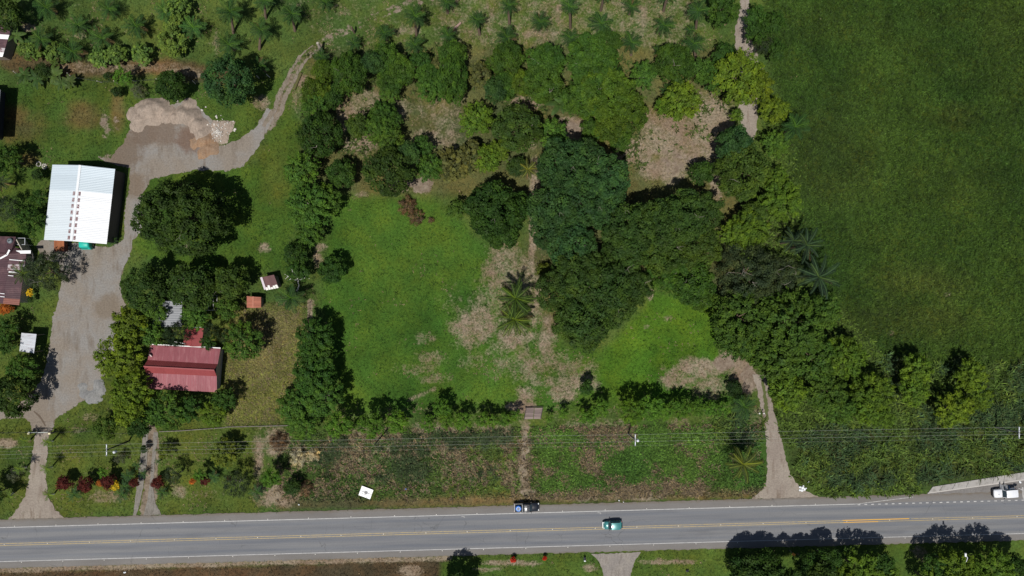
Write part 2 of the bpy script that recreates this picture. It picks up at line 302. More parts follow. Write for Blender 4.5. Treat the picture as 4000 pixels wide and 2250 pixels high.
xs = np.concatenate([[-3000, -1200, -500, -250, -160], np.arange(-125, 125.01, .55), [160, 250, 500, 1200, 3000]])
ys = np.concatenate([[-3000, -1200, -500, -200, -110], np.arange(-78, 78.01, .55), [110, 200, 500, 1200, 3000]])
GX, GY = np.meshgrid(xs, ys); gx, gy = GX.ravel(), GY.ravel()
px, py = gx / S + 2000, 1125 - gy / S
gz = -.06 + (vnoise(gx + 900, gy + 900, 3.0, 2) - .5) * .07
nx, ny = len(xs), len(ys)
ii = (np.arange(ny - 1)[:, None] * nx + np.arange(nx - 1)[None, :]).ravel()
GF = np.stack([ii, ii + 1, ii + nx + 1, ii + nx], 1)
zc = np.concatenate([zone(px, py), np.ones((len(px), 1))], 1)
def ground_mat():
    m, nt, b, N, L = new_mat('ground')
    at = lambda n: (lambda a: (setattr(a, 'attribute_name', n), a)[1])(N('Attribute'))
    z = at('zone').outputs['Color']; d = at('dry').outputs['Fac']; s = at('soil').outputs['Fac']
    n1 = noise(nt, 2.2, 6, rough=.75); n2 = noise(nt, .16, 5); n3 = noise(nt, .7, 5, rough=.7)
    g = mixc(nt, 1.0, z, mrange(nt, n1, .3, .7, .55, 1.45), 'MULTIPLY')
    g = mixc(nt, mrange(nt, n2, .4, .66), g, mixc(nt, 1.0, g, (1.45, 1.08, .9), 'MULTIPLY'))
    tan = mixc(nt, mrange(nt, n1, .3, .7), (.105, .085, .060), (.33, .270, .195))
    tan = mixc(nt, mrange(nt, n2, .42, .62), tan, mixc(nt, 1.0, tan, (.82, .72, .70), 'MULTIPLY'))
    nd = mrange(nt, noise(nt, .55, 9, rough=.8), .28, .72)
    f = maths(nt, 'ADD', nd, maths(nt, 'MULTIPLY_ADD', d, 1.2, -.62))
    c = mixc(nt, mrange(nt, f, .34, .86, 0, 1), g, tan)
    dirt = mixc(nt, mrange(nt, n3, .35, .65), (.125, .090, .066), (.235, .190, .150))
    dirt = mixc(nt, 1.0, dirt, mrange(nt, n1, .3, .7, .75, 1.25), 'MULTIPLY')
    fs = maths(nt, 'ADD', mrange(nt, noise(nt, .55, 7, rough=.7), .25, .75), maths(nt, 'MULTIPLY_ADD', s, 1.5, -.78))
    c = mixc(nt, mrange(nt, fs, .42, .62, 0, .93), c, dirt)
    L(c, b.inputs['Base Color']); b.inputs['Roughness'].default_value = .95; b.inputs['Specular IOR Level'].default_value = .1
    bump(nt, n1, b, .25, .7); return m
GROUND = ground_mat()
me = np_mesh('ground', np.stack([gx, gy, gz], 1), GF, GROUND, {'zone': ('FLOAT_COLOR', 'POINT', zc), 'dry': ('FLOAT', 'POINT', dry(px, py)), 'soil': ('FLOAT', 'POINT', soil(px, py))})
tag(obj('ground', me), kind='structure')

# ---------------------------------------------------------------- yards and tracks: sheets with ragged edges
def ragged(pts, amp=5, step=9, seed=0):
    rg = random.Random(seed); out = []
    for a, b in zip(pts, pts[1:] + pts[:1]):
        n = max(1, int(math.hypot(b[0] - a[0], b[1] - a[1]) / step))
        for i in range(n):
            t = i / n; out.append((a[0] + (b[0] - a[0]) * t + rg.uniform(-amp, amp), a[1] + (b[1] - a[1]) * t + rg.uniform(-amp, amp)))
    return out
def sheet(name, pts, z, mat, amp=5, step=9, seed=0, parent=None):
    from mathutils.geometry import tessellate_polygon
    q = [P(x, y, 0) for x, y in (ragged(pts, amp, step, seed) if amp else pts)]
    for v in q: v.z = z
    tr = tessellate_polygon([q]); me = bpy.data.meshes.new(name); me.from_pydata([tuple(v) for v in q], [], [list(t) for t in tr])
    for p in me.polygons: pass
    me.update()
    import bmesh
    bm = bmesh.new(); bm.from_mesh(me)
    for f in bm.faces:
        if f.normal.z < 0: f.normal_flip()
    bm.to_mesh(me); bm.free(); me.materials.append(mat)
    o = obj(name, me, parent)
    if parent is None: tag(o, kind='structure')
    return o
def gravel_mat(name, a, b_, c_, sc=.16, moss=None, spots=()):
    m, nt, b, N, L = new_mat(name)
    n1 = noise(nt, 3.0, 8, rough=.8); n2 = noise(nt, sc, 6, rough=.65); n3 = noise(nt, sc * 1.7, 5, stretch=(2.6, .6, 1))
    c = mixc(nt, mrange(nt, n2, .4, .6), a, b_); c = mixc(nt, mrange(nt, n3, .52, .68, 0, .8), c, c_)
    for sx_, sy_, r_, col_ in spots:
        q_ = P(sx_, sy_); tc = N('TexCoord'); vm = N('VectorMath'); vm.operation = 'DISTANCE'; L(tc.outputs['Object'], vm.inputs[0]); vm.inputs[1].default_value = q_
        dd = maths(nt, 'MULTIPLY_ADD', noise(nt, .35, 6, rough=.7), r_ * S * 1.6, maths(nt, 'ADD', vm.outputs['Value'], -r_ * S * .8)); c = mixc(nt, mrange(nt, dd, r_ * S * .55, r_ * S * 1.15, .85, 0, True), c, col_)
    if moss: c = mixc(nt, mrange(nt, noise(nt, .5, 6, rough=.7), .6, .72, 0, .6), c, moss)
    c = mixc(nt, 1.0, c, mrange(nt, n1, .3, .7, .68, 1.32), 'MULTIPLY'); L(c, b.inputs['Base Color'])
    b.inputs['Roughness'].default_value = .95; b.inputs['Specular IOR Level'].default_value = .15; bump(nt, n1, b, .08, .7); return m
GRAVEL = gravel_mat('gravel', (.205, .194, .182), (.198, .170, .142), (.140, .115, .092), .15, None, [(480, 590, 90, (.13, .098, .072)), (560, 520, 60, (.125, .093, .07)), (640, 500, 70, (.14, .105, .08)), (740, 540, 60, (.13, .085, .062)), (420, 1200, 60, (.16, .13, .10)), (120, 1610, 110, (.18, .148, .118)), (520, 720, 60, (.15, .115, .085))])
DIRT = gravel_mat('packed_dirt', (.21, .175, .148), (.25, .215, .18), (.15, .115, .088), .2, (.07, .075, .03))
sheet('gravel_yard', YARD, .004, GRAVEL, 4, 8, 1)
sheet('driveway', DRIVE_L, .008, DIRT, 4, 8, 2)
sheet('driveway', DRIVE_R, .004, DIRT, 3, 8, 3)
sheet('driveway', DRIVE_B, .004, gravel_mat('coarse_concrete', (.20, .18, .165), (.24, .215, .19), (.15, .13, .115), .4), 2, 8, 4)
sheet('dirt_track', TRACK_T, .004, DIRT, 4, 8, 5)
def strip(pts, off, w):
    L, R = [], []
    for i, p in enumerate(pts):
        a, b = pts[max(0, i - 1)], pts[min(len(pts) - 1, i + 1)]; d = math.hypot(b[0] - a[0], b[1] - a[1]); n = (-(b[1] - a[1]) / d, (b[0] - a[0]) / d)
        ww = w * (1 - .75 * max(0, i / (len(pts) - 1) - .45) / .55)
        L.append((p[0] + n[0] * (off + ww), p[1] + n[1] * (off + ww))); R.append((p[0] + n[0] * (off - ww), p[1] + n[1] * (off - ww)))
    return L + R[::-1]
TRKM = gravel_mat('track_earth', (.17, .14, .112), (.20, .168, .136), (.11, .095, .06), .5, (.05, .075, .02))
sheet('dirt_track', strip(TRACK_C[:7], -13, 8), .006, TRKM, 3, 9, 6); sheet('dirt_track', strip(TRACK_C[:7], 14, 8), .006, TRKM, 3, 9, 7)
CONCM = gravel_mat('old_concrete', (.165, .15, .132), (.19, .175, .155), (.10, .092, .075), .7, (.07, .075, .035))
for i, c in enumerate(CONC): sheet('wheel_track', c, .006, CONCM, 1.2, 9, 8 + i)
sheet('mud_tyre_mark', [(133, 1604), (152, 1618), (168, 1638), (180, 1664), (175, 1665), (162, 1642), (148, 1624), (131, 1608)], .012, plain('wet_mud', (.09, .065, .045), .8, var=.3), 1, 6, 30)
sheet('strip_of_green_grass', [(2975, 1485), (2985, 1485), (3002, 1600), (3000, 1650), (2992, 1650)], .012, plain('track_grass', (.07, .085, .025), .95, var=.4, ns=6), 3, 6, 31)

# ---------------------------------------------------------------- the road
RA = math.atan(.0275); RC = P(2000, 2072)
def road_mat():
    m, nt, b, N, L = new_mat('asphalt')
    tc = N('TexCoord'); sp = N('SeparateXYZ'); L(tc.outputs['Object'], sp.inputs[0]); v = sp.outputs['Y']
    n1 = noise(nt, 4, 8, rough=.8); n2 = noise(nt, 1.0, 5, stretch=(.03, .9, 1)); n3 = noise(nt, .25, 5, stretch=(.25, 1, 1))
    lane = mixc(nt, mrange(nt, n2, .35, .65), (.122, .126, .138), (.172, .172, .176))
    lane = mixc(nt, mrange(nt, noise(nt, .3, 6, rough=.7, stretch=(.12, .8, 1)), .56, .7, 0, .5), lane, (.095, .096, .102))
    sh = mixc(nt, mrange(nt, n3, .35, .65), (.130, .121, .114), (.168, .158, .150))
    sh = mixc(nt, mrange(nt, maths(nt, 'ADD', maths(nt, 'ABSOLUTE', v), maths(nt, 'MULTIPLY', noise(nt, .8, 6, rough=.7), 1.2)), 5.1, 5.7, 0, .7), sh, (.12, .095, .068))
    av = maths(nt, 'ABSOLUTE', v); tr = maths(nt, 'ABSOLUTE', maths(nt, 'SUBTRACT', maths(nt, 'ABSOLUTE', maths(nt, 'SUBTRACT', av, 1.75)), .85))
    lane = mixc(nt, mrange(nt, tr, .1, .5, .9, 0, True), lane, mixc(nt, 1.0, lane, (.86, .89, .94), 'MULTIPLY'))
    c = mixc(nt, mrange(nt, av, 3.4, 3.75, 0, 1, True), lane, sh)
    c = mixc(nt, 1.0, c, mrange(nt, n1, .3, .7, .88, 1.12), 'MULTIPLY')
    cr = N('TexVoronoi'); cr.feature = 'DISTANCE_TO_EDGE'; cr.inputs['Scale'].default_value = .16
    wp = N('Mapping'); wp.inputs['Scale'].default_value = (1, .55, 1); L(tc.outputs['Object'], wp.inputs[0])
    ad = N('VectorMath'); ad.operation = 'ADD'; nz = N('TexNoise'); nz.inputs['Scale'].default_value = .6; L(tc.outputs['Object'], nz.inputs[0]); L(wp.outputs[0], ad.inputs[0]); L(nz.outputs['Color'], ad.inputs[1]); L(ad.outputs[0], cr.inputs['Vector'])
    crk = maths(nt, 'MULTIPLY', mrange(nt, cr.outputs['Distance'], .0, .008, .55, 0), mrange(nt, n3, .52, .6))
    c = mixc(nt, crk, c, (.05, .05, .05))
    L(c, b.inputs['Base Color']); b.inputs['Roughness'].default_value = .85; b.inputs['Specular IOR Level'].default_value = .3; bump(nt, n1, b, .01, .4); return m
ASPH = road_mat()
road = tag(obj('road', None), kind='structure') if False else None
def road_mesh():
    us = np.concatenate([[-1500, -400], np.arange(-130, 130.1, .6), [400, 1500]]); rg = np.random.default_rng(5)
    e1 = 5.08 + (rg.random(len(us)) - .5) * .22; e2 = -4.86 - (rg.random(len(us)) - .5) * .3
    V = np.concatenate([np.stack([us, e2, us * 0], 1), np.stack([us, us * 0, us * 0 + .03], 1), np.stack([us, e1, us * 0], 1)]); n = len(us); i = np.arange(n - 1)
    return np_mesh('road', V, np.concatenate([np.stack([i, i + 1, i + 1 + n, i + n], 1), np.stack([i + n, i + n + 1, i + 1 + 2 * n, i + 2 * n], 1)]), ASPH)
road = tag(obj('road', road_mesh(), None, (RC.x, RC.y, .015), (0, 0, RA)), kind='structure')
def paint_mat(name, col, wear=(.50, .62), w=.85):
    m, nt, b, N, L = new_mat(name); f = mrange(nt, noise(nt, 1.6, 7, rough=.8), wear[0], wear[1], 0, w)
    L(mixc(nt, f, col, (.17, .165, .16)), b.inputs['Base Color']); b.inputs['Roughness'].default_value = .7; return m
WHITE_P = paint_mat('white_road_paint', (.44, .43, .42), (.46, .72)); YEL_OLD = paint_mat('worn_yellow_paint', (.36, .27, .12), (.44, .66)); YEL_NEW = paint_mat('fresh_yellow_paint', (.62, .33, .03), (.6, .8)); WHITE_OLD = paint_mat('worn_white_paint', (.42, .41, .4), (.4, .6))
def crown_z(v): return .03 * (1 - abs(v) / 5.0) + .006
def stripe(name, u0, u1, v, w, mat, v1=None):
    v1 = v if v1 is None else v1; n = max(1, int((u1 - u0) / 6)); vs = []; fs = []
    for i in range(n + 1):
        u = u0 + (u1 - u0) * i / n; vv = v + (v1 - v) * i / n
        vs += [(u, vv - w / 2, crown_z(vv)), (u, vv + w / 2, crown_z(vv))]
    for i in range(n): fs.append([2 * i, 2 * i + 2, 2 * i + 3, 2 * i + 1])
    me = bpy.data.meshes.new(name); me.from_pydata(vs, [], fs); me.update(); me.materials.append(mat)
    return obj(name, me, road)
U = lambda x: (x - 2000) * S
stripe('edge_line', -400, U(3345), 3.44, .125, WHITE_P); stripe('edge_line', -400, 400, -3.46, .115, WHITE_P)
stripe('faded_edge_line', U(3345), U(3570), 3.44, .13, WHITE_OLD, 4.55)
for v in (.17, -.21): stripe('centre_line', -400, U(3295), v, .13, YEL_OLD); stripe('centre_line', U(3560), 400, v, .12, YEL_OLD)
stripe('fresh_centre_line', U(3290), U(3552), .2, .15, YEL_NEW); stripe('fresh_centre_line', U(3290), U(3430), -.22, .13, YEL_NEW); stripe('centre_line', U(3430), U(3560), -.21, .11, YEL_OLD)
for k in range(26): stripe('dash', U(3352 + 26.7 * k), U(3352 + 26.7 * k + 10.5), 3.30, .17, WHITE_P)
for u0 in (2335, 1803): stripe('paint_scrap', U(u0), U(u0 + 14), 3.12, .10, WHITE_OLD); stripe('paint_scrap', U(u0 + 9), U(u0 + 15), 2.92, .10, WHITE_OLD)
stm = MB().box((0, 0, .02), (.13, .15, .03), top=.7).mesh('road_stud', plain('stud_plastic', (.7, .68, .62), .4))
for k in range(25):
    for v, o in ((3.66, 60), (0, 20), (-3.72, 80)):
        u = U(k * 164.5 + o + random.uniform(-5, 5))
        if v > 3 and u > U(3300): continue
        obj('road_stud', stm, road, (u, v, crown_z(v) - .003))
sheet('parking_bay', [(3560, 1938), (3626, 1929), (3800, 1902), (4000, 1876), (4200, 1850), (4200, 1930), (3560, 1946)], .012, gravel_mat('bay_asphalt', (.155, .145, .138), (.175, .165, .158), (.12, .105, .095), .3), 0)
sheet('bay_line', [(3990, 1903), (3997, 1902), (4001, 1950), (3995, 1951)], .05, WHITE_OLD, 0)
# ---------------------------------------------------------------- the pavement with its kerb and slabs
SLAB = plain('pavement_concrete', (.30, .285, .27), .9, var=.12, ns=2.5, col2=(.20, .185, .165), objvar=.08, bumpd=.01)
pav = empty('pavement', P(3810, 1880)); tag(pav, kind='structure')
def lerp(a, b, t): return a[0] + (b[0] - a[0]) * t, a[1] + (b[1] - a[1]) * t
jx = [0, .115, .25, .395, .53, .67, .785, .92, 1.06, 1.2, 1.34, 1.5]
for i in range(len(jx) - 1):
    t0, t1 = jx[i] + .002, jx[i + 1] - .002; a0, a1 = (3642, 1901), (4000, 1844); b0, b1 = (3624, 1925), (4000, 1873)
    q = [P(*lerp(b0, b1, t0)), P(*lerp(b0, b1, t1)), P(*lerp(a0, a1, t1)), P(*lerp(a0, a1, t0))]
    vs = [v - pav.location for v in q]; top = .12 + random.uniform(-.01, .012)
    MB().add([(v.x, v.y, -.1) for v in vs] + [(v.x, v.y, top) for v in vs], [[4, 5, 6, 7], [0, 1, 5, 4], [1, 2, 6, 5], [2, 3, 7, 6], [3, 0, 4, 7]]).build('slab', SLAB, pav)
kb = [P(3622, 1928), P(4190, 1849), P(4190, 1844), P(3623, 1924)]
MB().add([(v.x - pav.location.x, v.y - pav.location.y, -.1) for v in kb] + [(v.x - pav.location.x, v.y - pav.location.y, .13) for v in kb], [[4, 5, 6, 7], [0, 1, 5, 4], [1, 2, 6, 5], [3, 0, 4, 7]]).build('kerb', plain('kerb_concrete', (.40, .375, .35), .9, var=.15), pav)
# ================================================================ BUILDINGS
def roof(parent, A, B, C, D, n, mat, name='roof_sheet', ribs=3, rib=.035, gap=.012, under=.05, pick=None):
    """sheets laid from eave A-B up to ridge D-C"""
    A, B, C, D = map(Vector, (A, B, C, D)); o0 = parent.location; nrm = (B - A).cross(D - A).normalized()
    if nrm.z < 0: nrm = -nrm
    rg = random.Random(int(abs(A.x * 100)))
    for i in range(n):
        t0, t1 = i / n, (i + 1) / n; off = nrm * rg.uniform(0, gap) + nrm * (.004 * (i % 2)); vs = []; k = 2 * ribs
        for j in range(k + 1):
            t = t0 + (t1 - t0) * j / k; h = nrm * (rib if j % 2 else 0)
            a = A.lerp(B, t); d = D.lerp(C, t); dn = (a - d).normalized() * rg.uniform(0, .0)
            vs += [a + h + off - o0, d + h + off - o0]
        fs = [[2 * j, 2 * j + 2, 2 * j + 3, 2 * j + 1] for j in range(k)]
        nb = len(vs); vs += [vs[0] - nrm * under, vs[2 * k] - nrm * under]; fs.append([nb, nb + 1] + [2 * j for j in range(k, -1, -1)])
        MB().add(vs, fs).build(name, pick(i) if pick else mat, parent)
def walls(parent, pts, z0, z1, mat, skip=(), th=.15, name='wall'):
    o0 = parent.location
    for i in range(len(pts)):
        if i in skip: continue
        a, b = pts[i], pts[(i + 1) % len(pts)]; a = Vector((a[0], a[1], 0)); b = Vector((b[0], b[1], 0)); L = (b - a).length - th; ang = math.atan2(b.y - a.y, b.x - a.x)
        c = (a + b) / 2 - Vector((o0.x, o0.y, 0)); MB().box((c.x, c.y, (z0 + z1) / 2), (L, th, z1 - z0), ang).build(name, mat, parent)
def inset(q, d):
    c = sum((Vector((p[0], p[1])) for p in q), Vector((0, 0))) / len(q)
    return [tuple(Vector((p[0], p[1])) + (c - Vector((p[0], p[1]))).normalized() * d) for p in q]
def cap_bar(parent, a, b, w, mat, name='ridge_cap', h=.06):
    o0 = parent.location; MB().bar(Vector(a) - o0 + Vector((0, 0, .05)), Vector(b) - o0 + Vector((0, 0, .05)), w, h).build(name, mat, parent)

TIN_W = plain('white_roof_sheet', (.665, .68, .70), .5, .0, .07, 1.2, objvar=.05, stretch=(.3, 2, 1))
TIN_B = plain('blue_grey_roof_sheet', (.46, .53, .58), .5, .0, .08, 1.5, objvar=.05, stretch=(.3, 2, 1))
TIN_L = plain('pale_grey_roof_sheet', (.55, .605, .64), .5, .0, .06, 1.5, objvar=.03, stretch=(.3, 2, 1))
STEEL = plain('dark_steel', (.03, .033, .038), .6, .0, .3); WOODW = plain('grey_boards', (.20, .165, .135), .9, var=.35, ns=5)
RUST = plain('rust_stain', (.16, .085, .09), .85, var=.5, ns=6, col2=(.40, .35, .36), thr=(.46, .6))
# --- the big white shed
ws = empty('metal_shed', P(372, 826, 0), 0, 'large gabled farm shed with white and pale grey metal roof beside the gravel yard', 'shed')
ze, zr = 4.1, 5.0
TL, TM, TR, BL, BM, BR = P(205, 643, ze), P(313, 645, zr), P(450, 660, ze), P(172, 937, ze), P(278, 942, zr), P(417, 953, ze)
roof(ws, BL, TL, TM, BM, 15, None, pick=lambda i: TIN_B if i >= 10 else TIN_L)
roof(ws, BR, TR, TM, BM, 15, None, pick=lambda i: TIN_B if i >= 10 else TIN_W)
cap_bar(ws, BM, TM, .5, plain('ridge_white', (.66, .68, .70), .5), h=.03)
walls(ws, inset([BL, BR, TR, TL], .35), 0, 3.9, STEEL, skip=(0,))
for t in (0.02, .33, .66, .98):
    a = BL.lerp(BR, t) - ws.location; MB().box((a.x, a.y + .45, 1.95), (.18, .18, 3.9)).build('post', STEEL, ws)
for k in range(8):                     # rust-marked skylight patches either side of the ridge
    for s_ in (-1, 1):
        t = .045 + k * .083; m_ = BM.lerp(TM, t); e = (BL.lerp(TL, t) if s_ < 0 else BR.lerp(TR, t)); p0 = m_.lerp(e, .055); p1 = m_.lerp(e, .135 if s_ < 0 else .115)
        d = (TM - BM).normalized() * .38; up = Vector((0, 0, .075 if s_ < 0 else .075)); o0 = ws.location
        MB().add([p0 - d + up - o0, p1 - d + up - o0, p1 + d + up - o0, p0 + d + up - o0, p0 - d - o0, p1 - d - o0, p1 + d - o0, p0 + d - o0], [[0, 1, 2, 3], [0, 4, 5, 1], [1, 5, 6, 2], [2, 6, 7, 3], [3, 7, 4, 0]]).build('skylight_patch', RUST, ws)
# --- red house: low outer slopes, steep middle
RED = plain('red_roof_sheet', (.235, .068, .082), .62, .0, .16, 1.1, (.33, .145, .155), (.5, .75), objvar=.07, stretch=(2.5, .5, 1)); RED2 = plain('brighter_red_roof_sheet', (.25, .052, .054), .6, .0, .12, 1.5, objvar=.06)
GUT = plain('white_gutter', (.72, .72, .7), .5)
rh = empty('red_house', P(735, 1445, 0), 0, 'house with long brick-red metal roof and steep middle ridge among garden trees', 'house')
def RL(t, u0, u1): return u0.lerp(u1, t)
eN = (P(586, 1347, 2.8), P(861.5, 1362, 2.8)); bN = (P(577, 1406, 3.5), P(850.5, 1422.5, 3.5)); rg_ = (P(561, 1431, 5.0), P(837, 1446, 5.0)); bS = (P(571, 1456, 3.5), P(846.5, 1469.5, 3.5)); eS = (P(574, 1518, 2.8), P(847.5, 1532, 2.8))
roof(rh, eN[0], eN[1], bN[1], bN[0], 14, RED); roof(rh, bN[0], bN[1], rg_[1], rg_[0], 14, RED2); roof(rh, bS[0], bS[1], rg_[1], rg_[0], 14, RED2); roof(rh, eS[0], eS[1], bS[1], bS[0], 14, RED)
cap_bar(rh, rg_[0], rg_[1], .22, RED2); cap_bar(rh, eN[0] + Vector((0, .12, -.1)), eN[1] + Vector((0, .12, -.1)), .18, GUT, 'gutter', .12)
CREAM = plain('cream_wall', (.42, .38, .32), .9, var=.15)
walls(rh, inset([eS[0], eS[1], eN[1], eN[0]], .7), 0, 2.75, CREAM)
for e_, s_ in ((1, -.6), (0, .6)):
    g_ = [v - rh.location + Vector((s_, 0, -.15)) for v in (bN[e_], rg_[e_], bS[e_])]; MB().add(g_ + [v + Vector((math.copysign(.12, s_), 0, 0)) for v in g_], [[0, 1, 2], [3, 4, 5], [0, 1, 4, 3], [1, 2, 5, 4], [2, 0, 3, 5]]).build('gable_wall', CREAM, rh)
ds = empty('satellite_dish', P(591, 1386, 3.3), 0, 'small pale satellite dish on the shaded left end of the red roof', 'dish')
dm = MB(); dm.lathe([(.02, 0), (.2, .03), (.33, .1), (.40, .19)], n=16); dm.build('dish', plain('dish_white', (.6, .5, .5), .5), ds, (0, 0, .15), (.7, -.6, 0)); MB().tube([(0, 0, -.1), (0, 0, .2)], .03).build('bracket', STEEL, ds)
ra = empty('red_annex', P(762, 1318, 0), 0, 'small hipped red roof annex directly above the red house', 'annex')
q = [P(716, 1345, 2.7), P(786, 1354, 2.7), P(796, 1281, 2.7), P(722, 1279, 2.7)]; r0, r1 = P(748, 1354, 3.5), P(750, 1313, 3.5)
roof(ra, q[3], q[0], r0, r1, 4, RED2); roof(ra, q[1], q[2], r1, r0, 4, RED2)
MB().add([v - ra.location for v in (q[2], q[3], r1)], [[0, 1, 2]]).build('roof_sheet', RED2, ra)
cap_bar(ra, q[3] + Vector((.5, .08, 0)), q[2] + Vector((0, .08, 0)), .16, GUT, 'gutter', .1); walls(ra, inset(q, .4), 0, 2.65, CREAM)
MB().bar(P(680, 1334, 3.0) - ra.location, P(725, 1343, 3.0) - ra.location, .12).build('water_pipe', GUT, ra)
# --- grey tin roof under the trees
gs = empty('grey_shed', P(668, 1240, 0), 0, 'grey tin roofed outbuilding half hidden under trees above the red house', 'shed')
TING = plain('grey_roof_sheet', (.19, .20, .22), .5, .0, .12, 2, objvar=.08)
q = [P(592, 1280, 2.8), P(645, 1277, 3.4), P(710, 1276, 2.8), P(712, 1176, 2.8), P(655, 1176, 3.4), P(606, 1178, 2.8)]
roof(gs, q[0], q[5], q[4], q[1], 5, TING); roof(gs, q[2], q[3], q[4], q[1], 5, TING); walls(gs, inset([q[0], q[2], q[3], q[5]], .4), 0, 2.7, WOODW)
# --- maroon house at the left edge
MAR = plain('maroon_roof_sheet', (.066, .031, .038), .7, .0, .25, 1.3, (.12, .062, .066), (.5, .72), objvar=.12); MARP = plain('peeling_roof_sheet', (.42, .38, .39), .7, .0, .2, 2.5, (.14, .06, .06), (.48, .58)); MARR = plain('rusty_red_sheet', (.20, .075, .055), .7, .0, .25, 2, objvar=.1); FLASH = plain('white_flashing', (.78, .78, .78), .5, .0, .06)
mh = empty('maroon_house', P(30, 1060, 0), 0, 'old house with patched maroon metal roof at the left edge by the gravel yard', 'house')
q = [P(-160, 1190, 3.0), P(76, 1190, 3.0), P(103, 992, 3.0), P(66, 926, 3.0), P(-160, 920, 3.0)]
rM = [P(20, 1150, 3.9), P(34, 1010, 3.9), P(-160, 1035, 3.9)]
roof(mh, P(75, 1192, 2.9), P(104, 985, 2.9), P(37, 990, 3.7), P(12, 1186, 3.7), 9, None, pick=lambda i: MARP if i in (6,) else (MARR if i == 0 else MAR))
roof(mh, P(-160, 1180, 2.9), P(-160, 985, 2.9), P(37, 990, 3.7), P(12, 1186, 3.7), 9, MAR)
roof(mh, P(-160, 918, 2.9), P(62, 925, 2.9), P(40, 988, 3.72), P(-160, 984, 3.72), 9, MAR); roof(mh, P(62, 925, 2.9), P(58, 965, 2.9), P(40, 989, 3.75), P(40, 988, 3.75), 2, MAR); roof(mh, P(58, 965, 2.85), P(104, 985, 2.85), P(40, 992, 3.72), P(38, 989, 3.72), 2, MAR)
for a, b, w in (((0, 1010), (28, 995), .32), ((27, 996), (37, 976), .34), ((63, 985), (120, 984), .62), ((36, 1014), (96, 1019), .14), ((34, 1062), (84, 1067), .26), ((32, 1076), (52, 1078), .12), ((0, 1146), (18, 1148), .12), ((0, 1158), (18, 1160), .12)):
    MB().bar(P(*a, 3.86 if a[0] < 60 else 3.2) - mh.location, P(*b, 3.86 if a[0] < 30 else 3.22 if b[0] > 70 else 3.8) - mh.location, w, .03).build('flashing', FLASH, mh)
walls(mh, inset(q, .5), 0, 2.85, CREAM)
wt = empty('water_tank', P(80, 942, 2.2), 0, 'round grey water tank on a frame at the corner of the maroon house', 'tank')
MB().lathe([(.5, 0), (.55, .1), (.55, .9), (.52, 1.0), (.3, 1.12), (.12, 1.16)], n=20).build('tank', plain('tank_grey', (.13, .155, .17), .5), wt, (-1.35, 0, .2))
MB().lathe([(.16, 0), (.16, .06), (.1, .09)], n=12).build('lid', STEEL, wt, (-1.35, 0, 1.34))
fr = MB(); [fr.tube([(x, y, -2.2), (x, y, .15)], .05, 6) for x in (-1.9, 1.0) for y in (-.7, .6)]; fr.bar((-1.9, .6, .15), (1.0, .6, .15), .08); fr.bar((-1.9, -.7, .15), (1.0, -.7, .15), .08); fr.bar((1, -.7, .15), (1, .6, .15), .1); fr.bar((-.8, -.7, .15), (-.8, .6, .15), .08); fr.bar((-1.9, -.7, .15), (-1.9, .6, .15), .08); fr.build('stand', plain('galvanised', (.45, .47, .5), .5, .4), wt)
# --- small sheds
TINO = plain('weathered_tin', (.48, .50, .54), .55, .0, .18, 2, (.26, .20, .20), (.55, .7), stretch=(.5, 3, 1), objvar=.08)
ss = empty('open_shelter', P(132, 1336, 0), 0, 'small square shelter with weathered grey tin roof on the lawn by the yard', 'shelter')
q = [P(76, 1372, 2.9), P(133, 1380, 2.9), P(143, 1305, 2.9), P(84, 1300, 2.9)]; roof(ss, q[0], q[3], P(143, 1305, 3.1), P(133, 1380, 3.1), 7, TINO)
for v in inset(q, .3): MB().tube([(v[0] - ss.location.x, v[1] - ss.location.y, 0), (v[0] - ss.location.x, v[1] - ss.location.y, 2.85)], .07, 8).build('post', WOODW, ss)
tb = empty('striped_barn', P(10, 170, 0), 0, 'low barn with maroon and white striped tin roof at the upper left edge', 'barn')
roof(tb, P(10, 222, 2.6), P(47, 102, 2.6), P(-60, 92, 3.2), P(-60, 222, 3.2), 7, None, pick=lambda i: [FLASH, MARP, MAR, MAR, FLASH, MAR, MAR][i] if i not in (1,) else MARP); walls(tb, inset([P(10, 222, 2.6), P(47, 102, 2.6), P(-60, 92, 2.6), P(-60, 222, 2.6)], .3), 0, 2.5, WOODW)
eb = empty('edge_building', P(-60, 460, 0), 0, 'building at the left edge that shows only its black wall and shadow', 'building')
roof(eb, P(-12, 548, 4.2), P(2, 350, 4.2), P(-200, 345, 5), P(-200, 548, 5), 8, TING); walls(eb, [P(10, 545), P(20, 362), P(-160, 360), P(-160, 545)], 0, 4.1, STEEL)
oh = empty('outhouse', P(1062, 1105, 0), 0, 'tiny outhouse with brown roof and broken white edge sheets beside the dead branches', 'outhouse')
BRN = plain('brown_roof_sheet', (.115, .055, .055), .7, .0, .2, 2, objvar=.1)
q = [P(1044, 1131, 2.3), P(1088, 1122, 2.3), P(1070, 1073, 2.6), P(1018, 1084, 2.6)]
roof(oh, q[0], q[1], q[2], q[3], 4, BRN); walls(oh, inset(q, .25), 0, 2.2, WOODW)
o0 = oh.location
for i in range(5):
    t0, t1 = i / 5, (i + .86) / 5; a, b = P(1040, 1134, 2.36), P(1090, 1124, 2.36); c, d = P(1035, 1116, 2.48), P(1080, 1106, 2.48); k = random.uniform(.35, 1)
    MB().add([v - o0 + Vector((0, 0, z)) for z in (.03, .0) for v in (a.lerp(b, t0), a.lerp(b, t1), a.lerp(b, t1).lerp(c.lerp(d, t1), k), a.lerp(b, t0).lerp(c.lerp(d, t0), k))], [[0, 1, 2, 3], [0, 4, 5, 1], [1, 5, 6, 2], [2, 6, 7, 3], [3, 7, 4, 0]]).build('edge_sheet', plain('bleached_sheet', (.72, .70, .66), .7, .0, .12, 3), oh)
